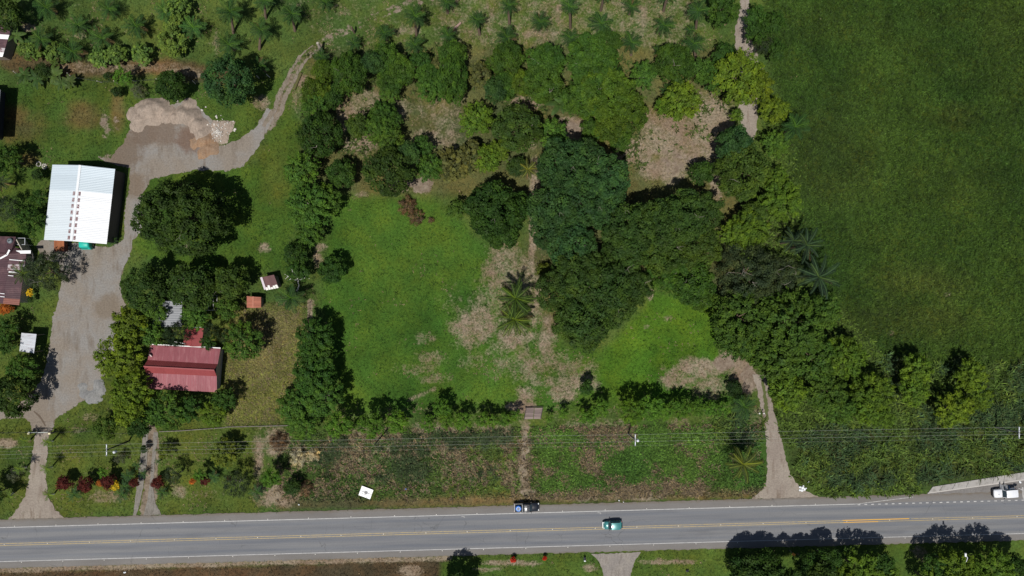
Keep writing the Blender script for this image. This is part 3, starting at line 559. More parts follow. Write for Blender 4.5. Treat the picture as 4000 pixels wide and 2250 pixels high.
MB().bar(P(1020, 1083, 2.75) - o0, P(1036, 1131, 2.45) - o0, .42, .03).build('side_sheet', plain('lilac_sheet', (.50, .44, .48), .6), oh)
th = empty('terracotta_hut', P(996, 1178, 0), 0, 'small hut with ribbed terracotta roof just below the outhouse', 'hut')
TER = plain('terracotta', (.42, .17, .115), .8, .0, .12, 3, objvar=.08)
q = [P(965, 1201, 1.9), P(1020, 1201, 1.9), P(1020, 1160, 1.9), P(965, 1156, 1.9)]; r0, r1 = P(989, 1203, 2.2), P(989, 1158, 2.2)
roof(th, q[0], q[3], r1, r0, 9, TER, 'roof_tile_row', 1, .14, .05); roof(th, q[1], q[2], r1, r0, 9, TER, 'roof_tile_row', 1, .14, .05); cap_bar(th, r0, r1, .32, TER, 'ridge_cap', .12); walls(th, inset(q, .3), 0, 1.85, WOODW)
for cx, cy, w, d, lab in ((832, 1182, 32, 58, 'rusty pipe frame of a small pen standing among the trees'),):
    pn = empty('pen_frame', P(cx, cy, 0), 0, lab, 'pen'); hw, hd = w * S / 2, d * S / 2; f = MB()
    for z in (.05, 1.8):
        for a, b in (((-hw, -hd), (hw, -hd)), ((hw, -hd), (hw, hd)), ((hw, hd), (-hw, hd)), ((-hw, hd), (-hw, -hd))): f.bar((*a, z), (*b, z), .09)
    f.build('rail', plain('pipe_grey', (.35, .34, .33), .6), pn)
    for x in (-hw, hw):
        for y in (-hd, hd): MB().bar((x, y, 0), (x, y, 1.8), .08).build('post', _mc['pipe_grey'], pn)

# ================================================================ VEHICLES
TYRE = plain('tyre', (.02, .02, .02), .9); RIM = plain('rim', (.35, .36, .38), .4, .6); GLASS = plain('car_glass', (.025, .035, .042), .08, .0, .2, spec=.8); LAMP = plain('lamp_glass', (.65, .68, .7), .2); TAIL = plain('tail_lamp', (.3, .02, .02), .3); BLK = plain('black_plastic', (.03, .03, .033), .6)
def paint(name, col, rough=.3):
    m, nt, b, N, L = new_mat(name); c = mixc(nt, noise(nt, 3, 4), tuple(x * .9 for x in col), tuple(min(1, x * 1.1) for x in col)); L(c, b.inputs['Base Color'])
    b.inputs['Roughness'].default_value = rough; b.inputs['Coat Weight'].default_value = .6; b.inputs['Coat Roughness'].default_value = .08; b.inputs['Metallic'].default_value = .15; return m
def ring(x, w, z0, z1, e=.1, tw=.92):
    return [(x, -w, z0), (x, -w, z0 + (z1 - z0) * .55), (x, -w * (1 + tw) / 2, z1 - e), (x, -w * tw * .86, z1 - .01), (x, 0, z1 + .03), (x, w * tw * .86, z1 - .01), (x, w * (1 + tw) / 2, z1 - e), (x, w, z0 + (z1 - z0) * .55), (x, w, z0)]
def wheels(root, L1, L2, w, r=.36):
    tm = MB().tube([(0, -.11, 0), (0, .11, 0)], r, 18).mesh('tyre', TYRE); rm = MB().tube([(0, -.125, 0), (0, .125, 0)], r * .58, 12).mesh('rim', RIM)
    for x in (L1, L2):
        for s in (-1, 1):
            e = obj('wheel', tm, root, (x, s * (w - .1), r)); obj('rim', rm, e)
def vehicle(name, loc, rz, label, cat, L, W, pc, cabin, hood, deck=None, roofz=1.7, belt=1.02, spare=False, cargo=None):
    """x forward. cabin=(rear x, rear roof x, front roof x, base of windscreen x)"""
    r = empty(name, loc, rz, label, cat); w = W / 2; f, b = L / 2, -L / 2
    cr, crr, cfr, cf = cabin; M = MB()
    secs = [(b, w * .90, .45, belt - .12), (b + .1, w * .98, .34, belt)]
    if deck: secs += [(deck[1] - .01, w, .34, belt), (deck[1], w, .34, belt)]
    secs += [(cr, w, .34, belt), (cf, w, .34, belt), (cf + .15, w * .99, .34, hood + .02), ((cf + f) / 2 + .2, w * .98, .34, hood), (f - .3, w * .93, .36, hood - .06), (f - .08, w * .84, .4, hood - .2), (f, w * .70, .45, hood - .4)]
    secs.sort(key=lambda s: s[0]); M.loft([ring(*s) for s in secs]); M.build('body', pc, r)
    G = MB(); G.loft([ring(cr, w * .93, belt - .04, belt + .02), ring(crr, w * .84, belt - .04, roofz - .03, .06), ring(cfr, w * .82, belt - .04, roofz - .04, .06), ring(cf, w * .92, belt - .04, belt + .02)]); G.build('window_glass', GLASS, r)
    R = MB(); R.loft([ring(crr - .02, w * .80, roofz - .06, roofz - .02, .03), ring(crr + .1, w * .86, roofz - .06, roofz + .01, .03), ring((crr + cfr) / 2, w * .88, roofz - .06, roofz + .035, .03), ring(cfr - .08, w * .85, roofz - .06, roofz + .005, .03), ring(cfr + .03, w * .80, roofz - .06, roofz - .02, .03)]); rf = R.build('roof', pc, r)
    for s in (-1, 1):
        MB().bar((cr + .02, s * w * .90, belt), (crr, s * w * .80, roofz - .03), .07).build('pillar', pc, r); MB().bar((cf - .02, s * w * .88, belt), (cfr, s * w * .78, roofz - .03), .07).build('pillar', pc, r)
        MB().box((f - .17, s * w * .66, hood - .22), (.16, w * .34, .17), s * -.25).build('headlight', LAMP, r); MB().box((b + .02, s * w * .82, belt - .2), (.08, .2, .3)).build('tail_light', TAIL, r)
        MB().box((cf - .25, s * (w + .12), belt + .12), (.13, .24, .17)).build('mirror', BLK, r)
        MB().box(((crr + cfr) / 2, s * (w + .005), belt - .14), (.16, .03, .04)).build('door_handle', BLK, r)
    MB().box((f + .0, 0, .46), (.14, W * .72, .2)).build('front_bumper', BLK, r); MB().box((b - .03, 0, .46), (.14, W * .86, .18)).build('rear_bumper', BLK, r)
    for s in (-.35, .3): MB().bar((cf + .02, w * s, belt + .06), (cf - .18, w * s + .5, belt + .18), .03).build('wiper', BLK, r)
    wheels(r, f - .85, b + .85, w); return r, w, f, b
NAVY = paint('black_paint', (.012, .014, .02), .25); TEAL = paint('teal_paint', (.045, .20, .20), .3); WHT = paint('white_paint', (.74, .75, .78), .4)
# black pickup with a blue drum in its bed
pk, w, f, b = vehicle('pickup_truck', P(2057, 1976), RA, 'black pickup parked on the road shoulder with round blue drum in its bed', 'pickup', 5.05, 1.82, NAVY, (-.75, -.55, .55, 1.15), 1.02, None, 1.72, 1.05)
bedm = plain('bed_liner', (.02, .02, .024), .7)
B = MB(); B.box((-1.62, 0, 1.075), (1.62, 1.46, .02)); B.build('bed_floor', bedm, pk)
for s in (-1, 1): MB().box((-1.62, s * .80, 1.17), (1.7, .13, .22)).build('bed_side', plain('worn_chrome', (.06, .06, .065), .5, .0), pk)
MB().box((-2.46, 0, 1.14), (.1, 1.5, .2)).build('tailgate', NAVY, pk); MB().box((-.84, 0, 1.3), (.1, 1.5, .45)).build('bed_headboard', plain('pale_bar', (.3, .3, .31), .6), pk)
rk = MB(); [rk.bar((x, -.62, 1.83), (x, .62, 1.83), .035) for x in (-.5, -.25, 0, .25, .5)]; [rk.bar((-.55, y, 1.83), (.55, y, 1.83), .04) for y in (-.6, -.2, .2, .6)]; [rk.bar((x, y, 1.7), (x, y, 1.83), .04) for x in (-.5, .5) for y in (-.6, .6)]; rk.build('roof_rack', plain('rack_grey', (.10, .10, .115), .5), pk)
dr = empty('blue_drum', pk.matrix_basis @ Vector((-1.68, -.02, 1.09)), RA, 'round shiny blue plastic drum lying in the bed of the black pickup', 'drum')
BLU = plain('blue_plastic', (.03, .16, .55), .25, .0, .2); MB().lathe([(.5, 0), (.60, .08), (.62, .3), (.60, .52), (.5, .62), (.40, .66)], n=24).build('drum_wall', BLU, dr); MB().lathe([(.27, 0), (.27, .05), (.22, .07)], n=18).build('lid', plain('lid_grey', (.12, .14, .16), .5), dr, (0, 0, .66))
hb = MB(); hb.tube([(-.42, -.25, .66), (-.15, -.28, .69), (.1, -.38, .68), (.28, -.5, .62)], .045, 6); hb.build('strap', plain('pale_blue_strap', (.35, .55, .75), .4), dr)
# teal car on the road, heading left
tc_, w, f, b = vehicle('small_suv', P(2390, 2046), RA + math.pi, 'teal two-door off-road car driving left beside the yellow centre line', 'car', 3.75, 1.62, TEAL, (-1.55, -1.42, .25, .85), 1.02, None, 1.68, 1.04)
sw = MB().tube([(-1.98, .25, .95), (-1.80, .25, .95)], .34, 20).build('spare_wheel', TYRE, tc_); MB().tube([(-2.0, .25, .95), (-1.97, .25, .95)], .2, 12).build('rim', RIM, sw); MB().bar((1.92, -.6, .62), (1.92, .6, .62), .1).build('bull_bar', plain('bar_grey', (.4, .41, .42), .4, .5), tc_)
# white off-roader, doors open
wj, w, f, b = vehicle('off_roader', P(3913, 1921), RA + math.pi + .05, 'boxy white off-roader parked in the bay by the pavement with doors open', 'off-roader', 4.5, 1.72, WHT, (-2.12, -2.05, .18, .62), 1.08, None, 1.85, 1.06)
sw = MB().tube([(-2.42, -.3, 1.0), (-2.24, -.3, 1.0)], .38, 20).build('spare_wheel', plain('maroon_cover', (.06, .02, .025), .6), wj); MB().tube([(-2.44, -.3, 1.0), (-2.41, -.3, 1.0)], .2, 12).build('rim', RIM, sw)
for x0, l in ((.45, .85), (-.35, .8)):
    d = MB(); d.box((x0 + .05, -.86 - l / 2, .85), (.09, l, 1.0)); d.build('open_door', WHT, wj); g = MB(); g.box((x0 + .05, -.86 - l / 2, 1.55), (.04, l * .9, .4)); g.build('door_window', GLASS, wj)
MB().box((-2.6, -.85, 1.1), (.75, .06, 1.3), -.35).build('open_tailgate', plain('door_shade', (.6, .6, .62), .4), wj)
MB().box((.0, 0, 1.9), (.0001 + .5, .02, .03)).build('roof_gutter', WHT, wj); MB().lathe([(.10, 0), (.12, .04), (.06, .06)], n=12).build('bonnet_cap', plain('cap_grey', (.4, .4, .42), .5), wj, (1.35, .12, 1.10))
hsc = MB(); hsc.bar((2.2, -.75, .66), (2.2, .75, .66), .12, .3); hsc.build('bull_bar', BLK, wj)
bd = empty('blue_bundle', P(3932, 1903, 0), 0, 'crumpled blue sheet on the ground at the open doors of the white off-roader', 'sheet')
MB().lathe([(.45, 0), (.48, .2), (.36, .5), (.25, .75), (.1, .9)], n=9, sx=1.2).build('cloth', plain('blue_cloth', (.06, .14, .28), .8, var=.5, ns=5, bumpd=.08), bd)
# two lorries under the shed edge
def lorry(loc, label, cabc, bedc, rot, slats):
    r = empty('lorry', loc, rot, label, 'lorry')
    c = MB(); c.loft([[(x, y, z) for x, y, z in ring(xx, .98, .55, zz, .12)] for xx, zz in ((1.3, 2.0), (1.45, 2.25), (2.5, 2.2), (2.85, 1.55), (3.0, 1.3))]); c.build('cab', cabc, r)
    MB().box((2.72, 0, 1.86), (.06, 1.6, .55), m=Matrix.Rotation(.45, 3, 'Y')).build('windscreen', GLASS, r); MB().box((-.8, 0, .75), (4.4, .9, .25)).build('chassis', STEEL, r); MB().box((-.95, 0, 1.0), (4.2, 2.0, .12)).build('bed_floor', bedc, r)
    for i in range(slats):
        y = -.9 + 1.8 * i / (slats - 1); MB().box((-.95, y, 2.06), (4.1, .12, .05)).build('cargo_plank', bedc, r)
    for s in (-1, 1): MB().box((-.95, s * 1.0, 1.5), (4.2, .06, 1.1)).build('bed_side', cabc, r)
    MB().box((-3.03, 0, 1.5), (.06, 2.0, 1.1)).build('tailboard', cabc, r); wheels(r, 2.1, -2.2, .98, .45); return r
lorry(P(256, 925), 'dark red lorry with orange timber load under the left of the white shed front', plain('lorry_red', (.13, .03, .025), .5), plain('orange_timber', (.36, .125, .05), .7, var=.2, ns=4, stretch=(.3, 3, 1), objvar=.15), math.pi / 2, 10)
tl = lorry(P(350, 918), 'turquoise lorry whose cab pokes out below the white shed roof', plain('lorry_turquoise', (.02, .42, .34), .45), plain('lorry_bed', (.08, .07, .06), .8), -math.pi / 2, 6)

# ================================================================ POLES, WIRES, LAMP, SIGN
PWOOD = plain('pole_concrete', (.20, .19, .175), .9, var=.25, ns=3); PDARK = plain('dark_pole', (.035, .03, .028), .9, var=.3); INS = plain('insulator_grey', (.62, .64, .68), .4)
tops = []
def pole(base, top, h, label, mat, arm=True, trans=None):
    b0 = P(*base); t = P(*top, h); r = empty('utility_pole', b0, 0, label, 'utility pole', 'utility poles along the verge'); d = t - b0
    MB().tube([(0, 0, 0), d * .5, d], [.17, .14, .10], 10).build('shaft', mat, r)
    if arm:
        MB().bar(d + Vector((.0, -1.15, -.15)), d + Vector((.0, 1.15, -.15)), .14).build('crossarm', INS, r)
        for y in (-1.05, -.3, .3, 1.05): MB().lathe([(.05, 0), (.09, .05), (.07, .14), (.03, .2)], d + Vector((0, y, -.08)), 10).build('insulator', INS, r)
    if trans: MB().lathe([(.2, 0), (.26, .06), (.26, .75), (.2, .85), (.08, .9)], d + Vector(trans), 14).build('transformer', plain('transformer_grey', (.6, .62, .66), .4), r)
    tops.append(t + Vector((0, 0, .05))); return r
tops.append(P(-560, 1790, 9.2))
pole((505, 1722), (415, 1758), 9.0, 'dark utility pole with pale crossarm left of the concrete wheel tracks', PDARK, True, (1.15, -.55, -1.3))
pole((1512, 1678), (1462, 1738), 8.6, 'bare dark utility pole without crossarm above the white panels', PDARK, False)
pole((2453, 1692), (2482, 1719), 8.8, 'utility pole with crossarm and round lamp between path and right driveway', PWOOD, True, (.45, -.1, -.6))
pole((3885, 1668), (3983, 1690), 8.8, 'utility pole with pale crossarm at the right edge above the pavement', PWOOD, True)
tops.append(P(5300, 1650, 9.0))
WIRE = plain('cable_grey', (.36, .38, .33), .5); wire_labels = ['topmost', 'second', 'third', 'lowest']
for k, (dy, dz) in enumerate(((1.05, 0), (.3, 0), (-.3, 0), (-1.05, 0))):
    m = MB()
    for a, b in zip(tops[:-1], tops[1:]):
        a, b = a + Vector((0, dy, dz)), b + Vector((0, dy, dz)); n = 14; sag = .35
        m.tube([a.lerp(b, i / n) - Vector((0, 0, sag * 4 * (i / n) * (1 - i / n))) for i in range(n + 1)], .012 if k in (0, 2) else .006, 5)
    tag(m.build('power_cable', WIRE), '%s of the four thin grey power cables strung above the verge' % wire_labels[k], 'cable', 'power cables')
lp = empty('street_lamp', P(3695, 2182), 0, 'grey street lamp with curved arm among roadside trees at lower right', 'street lamp'); d = P(3758, 2205, 8.2) - lp.location; e = P(3772, 2168, 8.9) - lp.location
MB().tube([(0, 0, 0), d * .5, d], [.13, .11, .08], 10).build('shaft', PWOOD, lp); MB().tube([d, d.lerp(e, .35) + Vector((.42, .1, .3)), d.lerp(e, .7) + Vector((.38, .1, .3)), e], .055, 8).build('arm', INS, lp); MB().box(e, (.32, .75, .16), top=.8).build('lamp_head', plain('lamp_white', (.75, .76, .78), .4), lp)
sg = empty('warning_sign', P(3082, 2148), 0, 'orange diamond road sign standing in tree shade at lower right', 'sign'); e = P(3095, 2173, 2.4) - sg.location
MB().tube([(0, 0, 0), (0, 0, 2.6)], .04, 8).build('post', PWOOD, sg); MB().box((0, -.06, 2.35), (.62, .04, .62), m=Matrix.Rotation(.55, 3, 'X') @ Matrix.Rotation(math.pi / 4, 3, 'Y')).build('plate', plain('sign_orange', (.7, .26, .02), .5), sg)
ps = empty('marker_post', P(287, 2236), 0, 'thin dark marker post on the brown verge below the road at lower left', 'post'); MB().tube([(0, 0, 0), (.02, 0, 2.6)], [.05, .04], 8).build('shaft', PDARK, ps); MB().box((0, 0, 2.45), (.35, .04, .3)).build('plate', PDARK, ps)

# ================================================================ FENCES, GATES
PALE = plain('whitewashed_post', (.60, .56, .50), .9, var=.2)
def fence(label, pts, hs, mat, r=.06, wires=3, wm=None, name='fence', lean=.12):
    f = empty(name, P(*pts[0]), 0, label, 'fence'); tp = []
    for i, (x, y) in enumerate(pts):
        b0 = P(x, y) - f.location; t = b0 + Vector((random.uniform(-lean, lean), random.uniform(-lean, lean), hs)); MB().tube([b0 - Vector((0, 0, .1)), t], [r, r * .85], 7).build('post', mat, f); tp.append((b0, t))
    for k in range(wires):
        m = MB()
        for (a, b), (c, d) in zip(tp[:-1], tp[1:]): m.tube([a.lerp(b, .3 + .3 * k), c.lerp(d, .3 + .3 * k)], .012, 4)
        m.build('wire', wm or STEEL, f)
    return f
fence('wire fence on pale crooked posts along the brown strip at upper left', [(68, 290), (98, 298), (190, 285), (276, 298), (307, 305), (398, 322), (460, 325), (532, 318), (625, 315), (764, 328), (880, 318), (1012, 306), (1054, 302)], 1.5, PALE, .075, lean=.25)
fence('wire fence on short dark posts left of the steel gate', [(-30, 1688), (8, 1687), (45, 1686), (80, 1685), (115, 1685)], 1.25, PDARK, .07)
fence('wire fence on short dark posts between steel gate and wheel tracks', [(222, 1683), (252, 1684), (292, 1683), (328, 1682), (365, 1681), (440, 1690), (490, 1690), (555, 1688)], 1.2, PDARK, .06)
fence('wire fence with dark posts along the brown line left of the pasture', [(1212, 1180), (1208, 1230), (1204, 1280), (1232, 1000), (1225, 1060), (1215, 1120)][:3], 1.2, PDARK, .06)
kw = empty('low_wall', P(740, 1678), 0, 'low concrete kerb wall below the orchard grass', 'wall')
for a, b in (((622, 1686), (700, 1683)), ((700, 1683), (880, 1670)), ((880, 1668), (1130, 1662))): MB().bar(P(*a, .12) - kw.location, P(*b, .12) - kw.location, .14, .26).build('wall_segment', CONCM, kw)
gt = empty('steel_gate', P(165, 1686), 0, 'steel pipe gate with pale arched top rail across the left driveway', 'gate'); gp = plain('pale_pipe', (.50, .54, .50), .5); g0 = gt.location
a, b = P(128, 1683) - g0, P(203, 1683) - g0; g = MB(); n = 10
g.tube([a.lerp(b, i / n) + Vector((0, 0, 1.35 + .35 * math.sin(math.pi * i / n))) for i in range(n + 1)], .07, 8); g.build('top_rail', gp, gt)
MB().bar(a + Vector((0, 0, .3)), b + Vector((0, 0, .3)), .07).build('bottom_rail', STEEL, gt)
for t in (.0, .25, .5, .75, 1): MB().bar(a.lerp(b, t) + Vector((0, 0, .1)), a.lerp(b, t) + Vector((0, 0, 1.35 + .3 * math.sin(math.pi * t))), .08).build('upright', STEEL, gt)
for t0, t1 in ((0, .5), (1, .5)): MB().bar(a.lerp(b, t0) + Vector((0, 0, .3)), a.lerp(b, t1) + Vector((0, 0, 1.6)), .06).build('brace', STEEL, gt)
for x, l in ((123, 'cream capped pillar left of the steel gate'), (204, 'cream capped pillar right of the steel gate')):
    pl = empty('gate_pillar', P(x + 8, 1688), 0, l, 'pillar', 'gate pillars'); MB().box((0, 0, .75), (.3, .3, 1.5)).build('pillar', WOODW, pl); MB().box((0, 0, 1.55), (.5, .34, .12), top=.8).build('cap', plain('cream_cap', (.72, .66, .42), .8), pl)
pb = empty('plank_crossing', P(2084, 1614), .02, 'wooden plank cattle crossing with dark rails where the dry path meets the hedge', 'crossing')
PL = plain('weathered_plank', (.215, .165, .15), .9, .0, .25, 4, stretch=(.3, 3, 1), objvar=.25)
for i in range(9):
    y = -1.05 + i * .25; k = i / 8
    for x0, x1 in ((-1.85 + k * .35, -.1 + k * .25), (-.02 + k * .25, 1.55 + k * .35)): MB().box(((x0 + x1) / 2, y, .09 + random.uniform(-.01, .02)), (x1 - x0 - .03, .21, .07), random.uniform(-.015, .015)).build('plank', PL, pb)
for a, b in (((-1.6, 1.25), (1.75, 1.33)), ((-1.95, -1.2), (-1.45, 1.25)), ((1.45, -1.0), (1.95, 1.3))): MB().bar((*a, .3), (*b, .3), .12, .14).build('rail', PDARK, pb); MB().bar((a[0], a[1], 0), (a[0], a[1], .5), .12).build('post', PDARK, pb); MB().bar((b[0], b[1], 0), (b[0], b[1], .5), .12).build('post', PDARK, pb)
for x, l in ((2958, 'white capped post on the left of the pair beside the right driveway'), (2975, 'white capped post on the right of the pair at the driveway edge')):
    e = empty('gate_post', P(x, 1610), 0, l, 'post', 'driveway posts'); MB().tube([(0, 0, 0), (0, 0, 1.3)], .07, 8).build('shaft', PDARK, e); MB().lathe([(.1, 0), (.16, .06), (.16, .16), (.05, .24)], (0, 0, 1.28), 12).build('cap', GUT, e)

# ================================================================ HEAPS, STONES, PANELS, RUBBISH
def heap(name, pts, label, cat, mat, seed, res=.3):
    """pts: bumps (px,py,radius px, height m[, stretch x, stretch y])"""
    cx = sum(p[0] for p in pts) / len(pts); cy = sum(p[1] for p in pts) / len(pts); o0 = P(cx, cy); R = max(math.hypot(p[0] - cx, p[1] - cy) + p[2] * 1.5 for p in pts) * S
    g = np.arange(-R, R, res); X, Y = np.meshgrid(g, g); x, y = X.ravel(), Y.ravel(); z = x * 0 - .25
    qx = (x + o0.x) / S + 2000; qy = 1125 - (y + o0.y) / S
    for p in pts:
        r = np.hypot((qx - p[0]), (qy - p[1])) / p[2] + (vnoise(x + 70, y + 70, 1.6, seed) - .5) * .55
        z = np.maximum(z, p[3] * (1 - r) * (.8 + .4 * vnoise(x + 9, y + 9, .8, seed)))
    z = z + (vnoise(x + 40, y + 40, 1.0, seed + 1, 4) - .5) * .42
    n = len(g); i = (np.arange(n - 1)[:, None] * n + np.arange(n - 1)).ravel(); F = np.stack([i, i + 1, i + n + 1, i + n], 1); keep = z[F].max(1) > -.02; 
    me = np_mesh(name, np.stack([x, y, z], 1), F[keep], mat); me.polygons.foreach_set('use_smooth', [True] * len(me.polygons))
    return tag(obj(name, me, None, o0), label, cat)
SAND = gravel_mat('sand', (.275, .225, .185), (.30, .24, .195), (.19, .152, .124), .7); ORNG = gravel_mat('orange_sand', (.26, .165, .10), (.23, .16, .11), (.19, .11, .065), .5); GRIT = gravel_mat('grey_grit', (.185, .185, .185), (.215, .212, .205), (.14, .138, .135), .8)
heap('sand_heap', [(540, 455, 42, 1.5), (560, 432, 40, 1.7), (595, 424, 42, 2.0), (630, 426, 40, 1.9), (655, 445, 38, 1.5), (535, 484, 30, .8), (600, 455, 36, .7)], 'pinkish left lobe of the sand heap above the gravel yard', 'heap', SAND, 3)
heap('sand_heap', [(688, 455, 32, 1.3), (715, 445, 38, 1.8), (748, 460, 40, 2.0), (772, 488, 40, 1.8), (792, 522, 36, 1.4), (735, 410, 30, .8)], 'pinkish right lobe of the sand heap beside the rubble', 'heap', SAND, 4)
heap('soil_heap', [(802, 548, 36, 1.2), (818, 575, 34, 1.1), (795, 596, 28, .6), (765, 560, 24, .3)], 'low orange soil heap at the lower right end of the sand heap', 'heap', ORNG, 5)
heap('grit_heap', [(320, 1515, 18, .3), (328, 1540, 20, .45), (350, 1550, 22, .45), (375, 1545, 24, .45), (395, 1525, 26, .45), (385, 1505, 22, .3)], 'curved heap of grey grit at the edge of the gravel yard', 'heap', GRIT, 6)
import bmesh
def stone_mesh(seed, mat):
    bm = bmesh.new(); bmesh.ops.create_icosphere(bm, subdivisions=1, radius=1); rg = random.Random(seed)
    for v in bm.verts: v.co *= rg.uniform(.7, 1.15)
    me = bpy.data.meshes.new('stone'); bm.to_mesh(me); bm.free(); me.materials.append(mat); return me
STO = plain('pale_stone', (.50, .47, .43), .9, var=.2, ns=2, objvar=.2); stones = [stone_mesh(i, STO) for i in range(4)]
rb = empty('rubble_heap', P(853, 518), 0, 'heap of pale broken rubble beside the sand', 'rubble')
heap_o = heap('bed', [(850, 510, 34, .5), (860, 535, 28, .4), (880, 500, 26, .3)], None, None, SAND, 9); heap_o.parent = rb; heap_o.location = heap_o.location - rb.location
for i in range(150):
    a = random.uniform(0, 6.28); r_ = abs(random.gauss(0, 1)) * 1.1; s_ = random.uniform(.08, .24); obj('stone', stones[i % 4], rb, (math.cos(a) * r_ * .95, math.sin(a) * r_ * 1.15, max(.05, .48 - r_ * .2)), (random.random() * 6, random.random() * 6, 0), (s_, s_ * .9, s_ * .7))
for i, (x, y) in enumerate(((795, 485), (803, 480), (812, 487), (838, 487), (848, 460), (845, 455), (890, 480), (912, 475), (920, 505), (917, 510), (805, 418), (790, 430), (912, 398), (695, 395))):
    s_ = random.uniform(.2, .34); o = obj('boulder', stones[i % 4], None, P(x, y) + Vector((0, 0, .1)), (random.random(), 0, random.random() * 6), (s_, s_ * .85, s_ * .7)); tag(o, 'loose pale boulder in the grass around the sand and rubble heaps', 'boulder', 'boulders around the heaps')
for (x, y, lab) in ((152, 641, 'open ring of white stones above the white shed, the left one'), (174, 650, 'filled ring of white stones above the white shed, the right one')):
    rr = empty('stone_ring', P(x, y), 0, lab, 'stone ring', 'stone rings')
    for k in range(11):
        a = k / 11 * 6.283; obj('stone', stones[k % 4], rr, (math.cos(a) * .42, math.sin(a) * .46, .06), (0, 0, a), (.17, .13, .13))
    if x > 160: obj('stone', stones[0], rr, (0, .02, .06), (0, 0, 0), (.2, .2, .14))
# white four-part panel lying on the verge
wp = empty('white_panel', P(1431, 1922), -math.radians(20), 'white square board of four panels with dark centre stain on the verge', 'board')
def panel_mat():
    m, nt, b, N, L = new_mat('white_board'); tc = N('TexCoord'); sp = N('SeparateXYZ')
    geo = N('NewGeometry'); tr = N('VectorTransform'); tr.vector_type = 'POINT'; L(tc.outputs['Object'], sp.inputs[0])
    wv = noise(nt, 5, 5, rough=.7); x = sp.outputs['X']; y = sp.outputs['Y']
    r = maths(nt, 'ADD', maths(nt, 'SQRT', maths(nt, 'ADD', maths(nt, 'MULTIPLY', x, x), maths(nt, 'MULTIPLY', y, y))), maths(nt, 'MULTIPLY_ADD', wv, .9, -.45))
    c = mixc(nt, mrange(nt, r, .22, .50), (.10, .10, .11), (.84, .84, .83))
    ln = maths(nt, 'ADD', maths(nt, 'ABSOLUTE', y), maths(nt, 'MULTIPLY_ADD', wv, .25, -.125)); c = mixc(nt, maths(nt, 'MULTIPLY', mrange(nt, ln, .05, .14, 1, 0), mrange(nt, maths(nt, 'ABSOLUTE', x), .9, 1.3, .8, .2)), c, (.2, .2, .21))
    L(c, b.inputs['Base Color']); b.inputs['Roughness'].default_value = .6; return m
WB = panel_mat()
for sx in (-1, 1):
    for sy in (-1, 1):
        x0, x1 = sorted((sx * .006, sx * 1.24)); y0, y1 = sorted((sy * .006, sy * 1.0)); z = .32
        MB().add([(x, y, zz) for zz in (z, z + .05 + .01 * sx) for x, y in ((x0, y0), (x1, y0), (x1, y1), (x0, y1))], [[4, 5, 6, 7], [3, 2, 1, 0], [0, 1, 5, 4], [1, 2, 6, 5], [2, 3, 7, 6], [3, 0, 4, 7]]).build('panel', WB, wp)
        MB().box((sx * 1.1, sy * .85, .15), (.08, .08, .34)).build('leg', WOODW, wp)
def lumps(name, loc, label, cat, mat, spots, part='bag'):
    e = empty(name, loc, 0, label, cat)
    for i, (x, y, r_, z) in enumerate(spots): obj(part, stone_mesh(40 + i, mat), e, (x, y, z), (0, 0, i), (r_, r_ * .8, r_ * .6))
lumps('rubbish_pile', P(3134, 1908), 'pile of white rubbish bags where the right driveway meets the road', 'rubbish', plain('white_bag', (.74, .76, .78), .5), [(-.5, .3, .35, .2), (0, .2, .4, .22), (.4, -.1, .38, .2), (-.1, -.35, .4, .2), (-.55, -.25, .3, .15), (.15, .55, .25, .15), (.7, .1, .25, .12)])
lumps('litter', P(3156, 1885), 'single white scrap of litter above the rubbish bags', 'litter', _mc['white_bag'], [(0, 0, .2, .1), (.1, .15, .14, .1)])
lumps('litter', P(3984, 1884), 'white crumpled carton at the kerb behind the off-roader', 'litter', _mc['white_bag'], [(0, 0, .3, .15), (-.15, .2, .2, .15)])
lumps('litter', P(487, 2236), 'white scrap of litter on the brown verge below the road', 'litter', _mc['white_bag'], [(0, 0, .25, .1), (.2, .05, .2, .1)])
lumps('litter', P(1168, 1971), 'white scrap on the brown verge left of the white board', 'litter', _mc['white_bag'], [(0, 0, .2, .1)])
lumps('litter', P(1586, 1909), 'blue scrap in the weeds right of the white board', 'litter', plain('blue_scrap', (.1, .2, .5), .6), [(0, 0, .2, .25)])
lumps('litter', P(2418, 1955), 'white scrap at the road edge above the teal car', 'litter', _mc['white_bag'], [(0, 0, .2, .1), (.9, -.3, .12, .1)])
lumps('litter_bin', P(2283, 2183), 'small black bin with white top on the lawn below the road', 'bin', plain('bin_black', (.03, .03, .04), .5), [(0, .35, .34, .5), (0, 0, .3, .3)], 'bin_body'); lumps('litter', P(2284, 2188), 'white bag leaning on the small black bin', 'bag', _mc['white_bag'], [(0, 0, .26, .5)])
lumps('rubbish_bag', P(2683, 2229), 'dark rubbish bag on the lawn at the bottom edge', 'bag', _mc['bin_black'], [(0, 0, .36, .25), (.2, .1, .25, .2)])
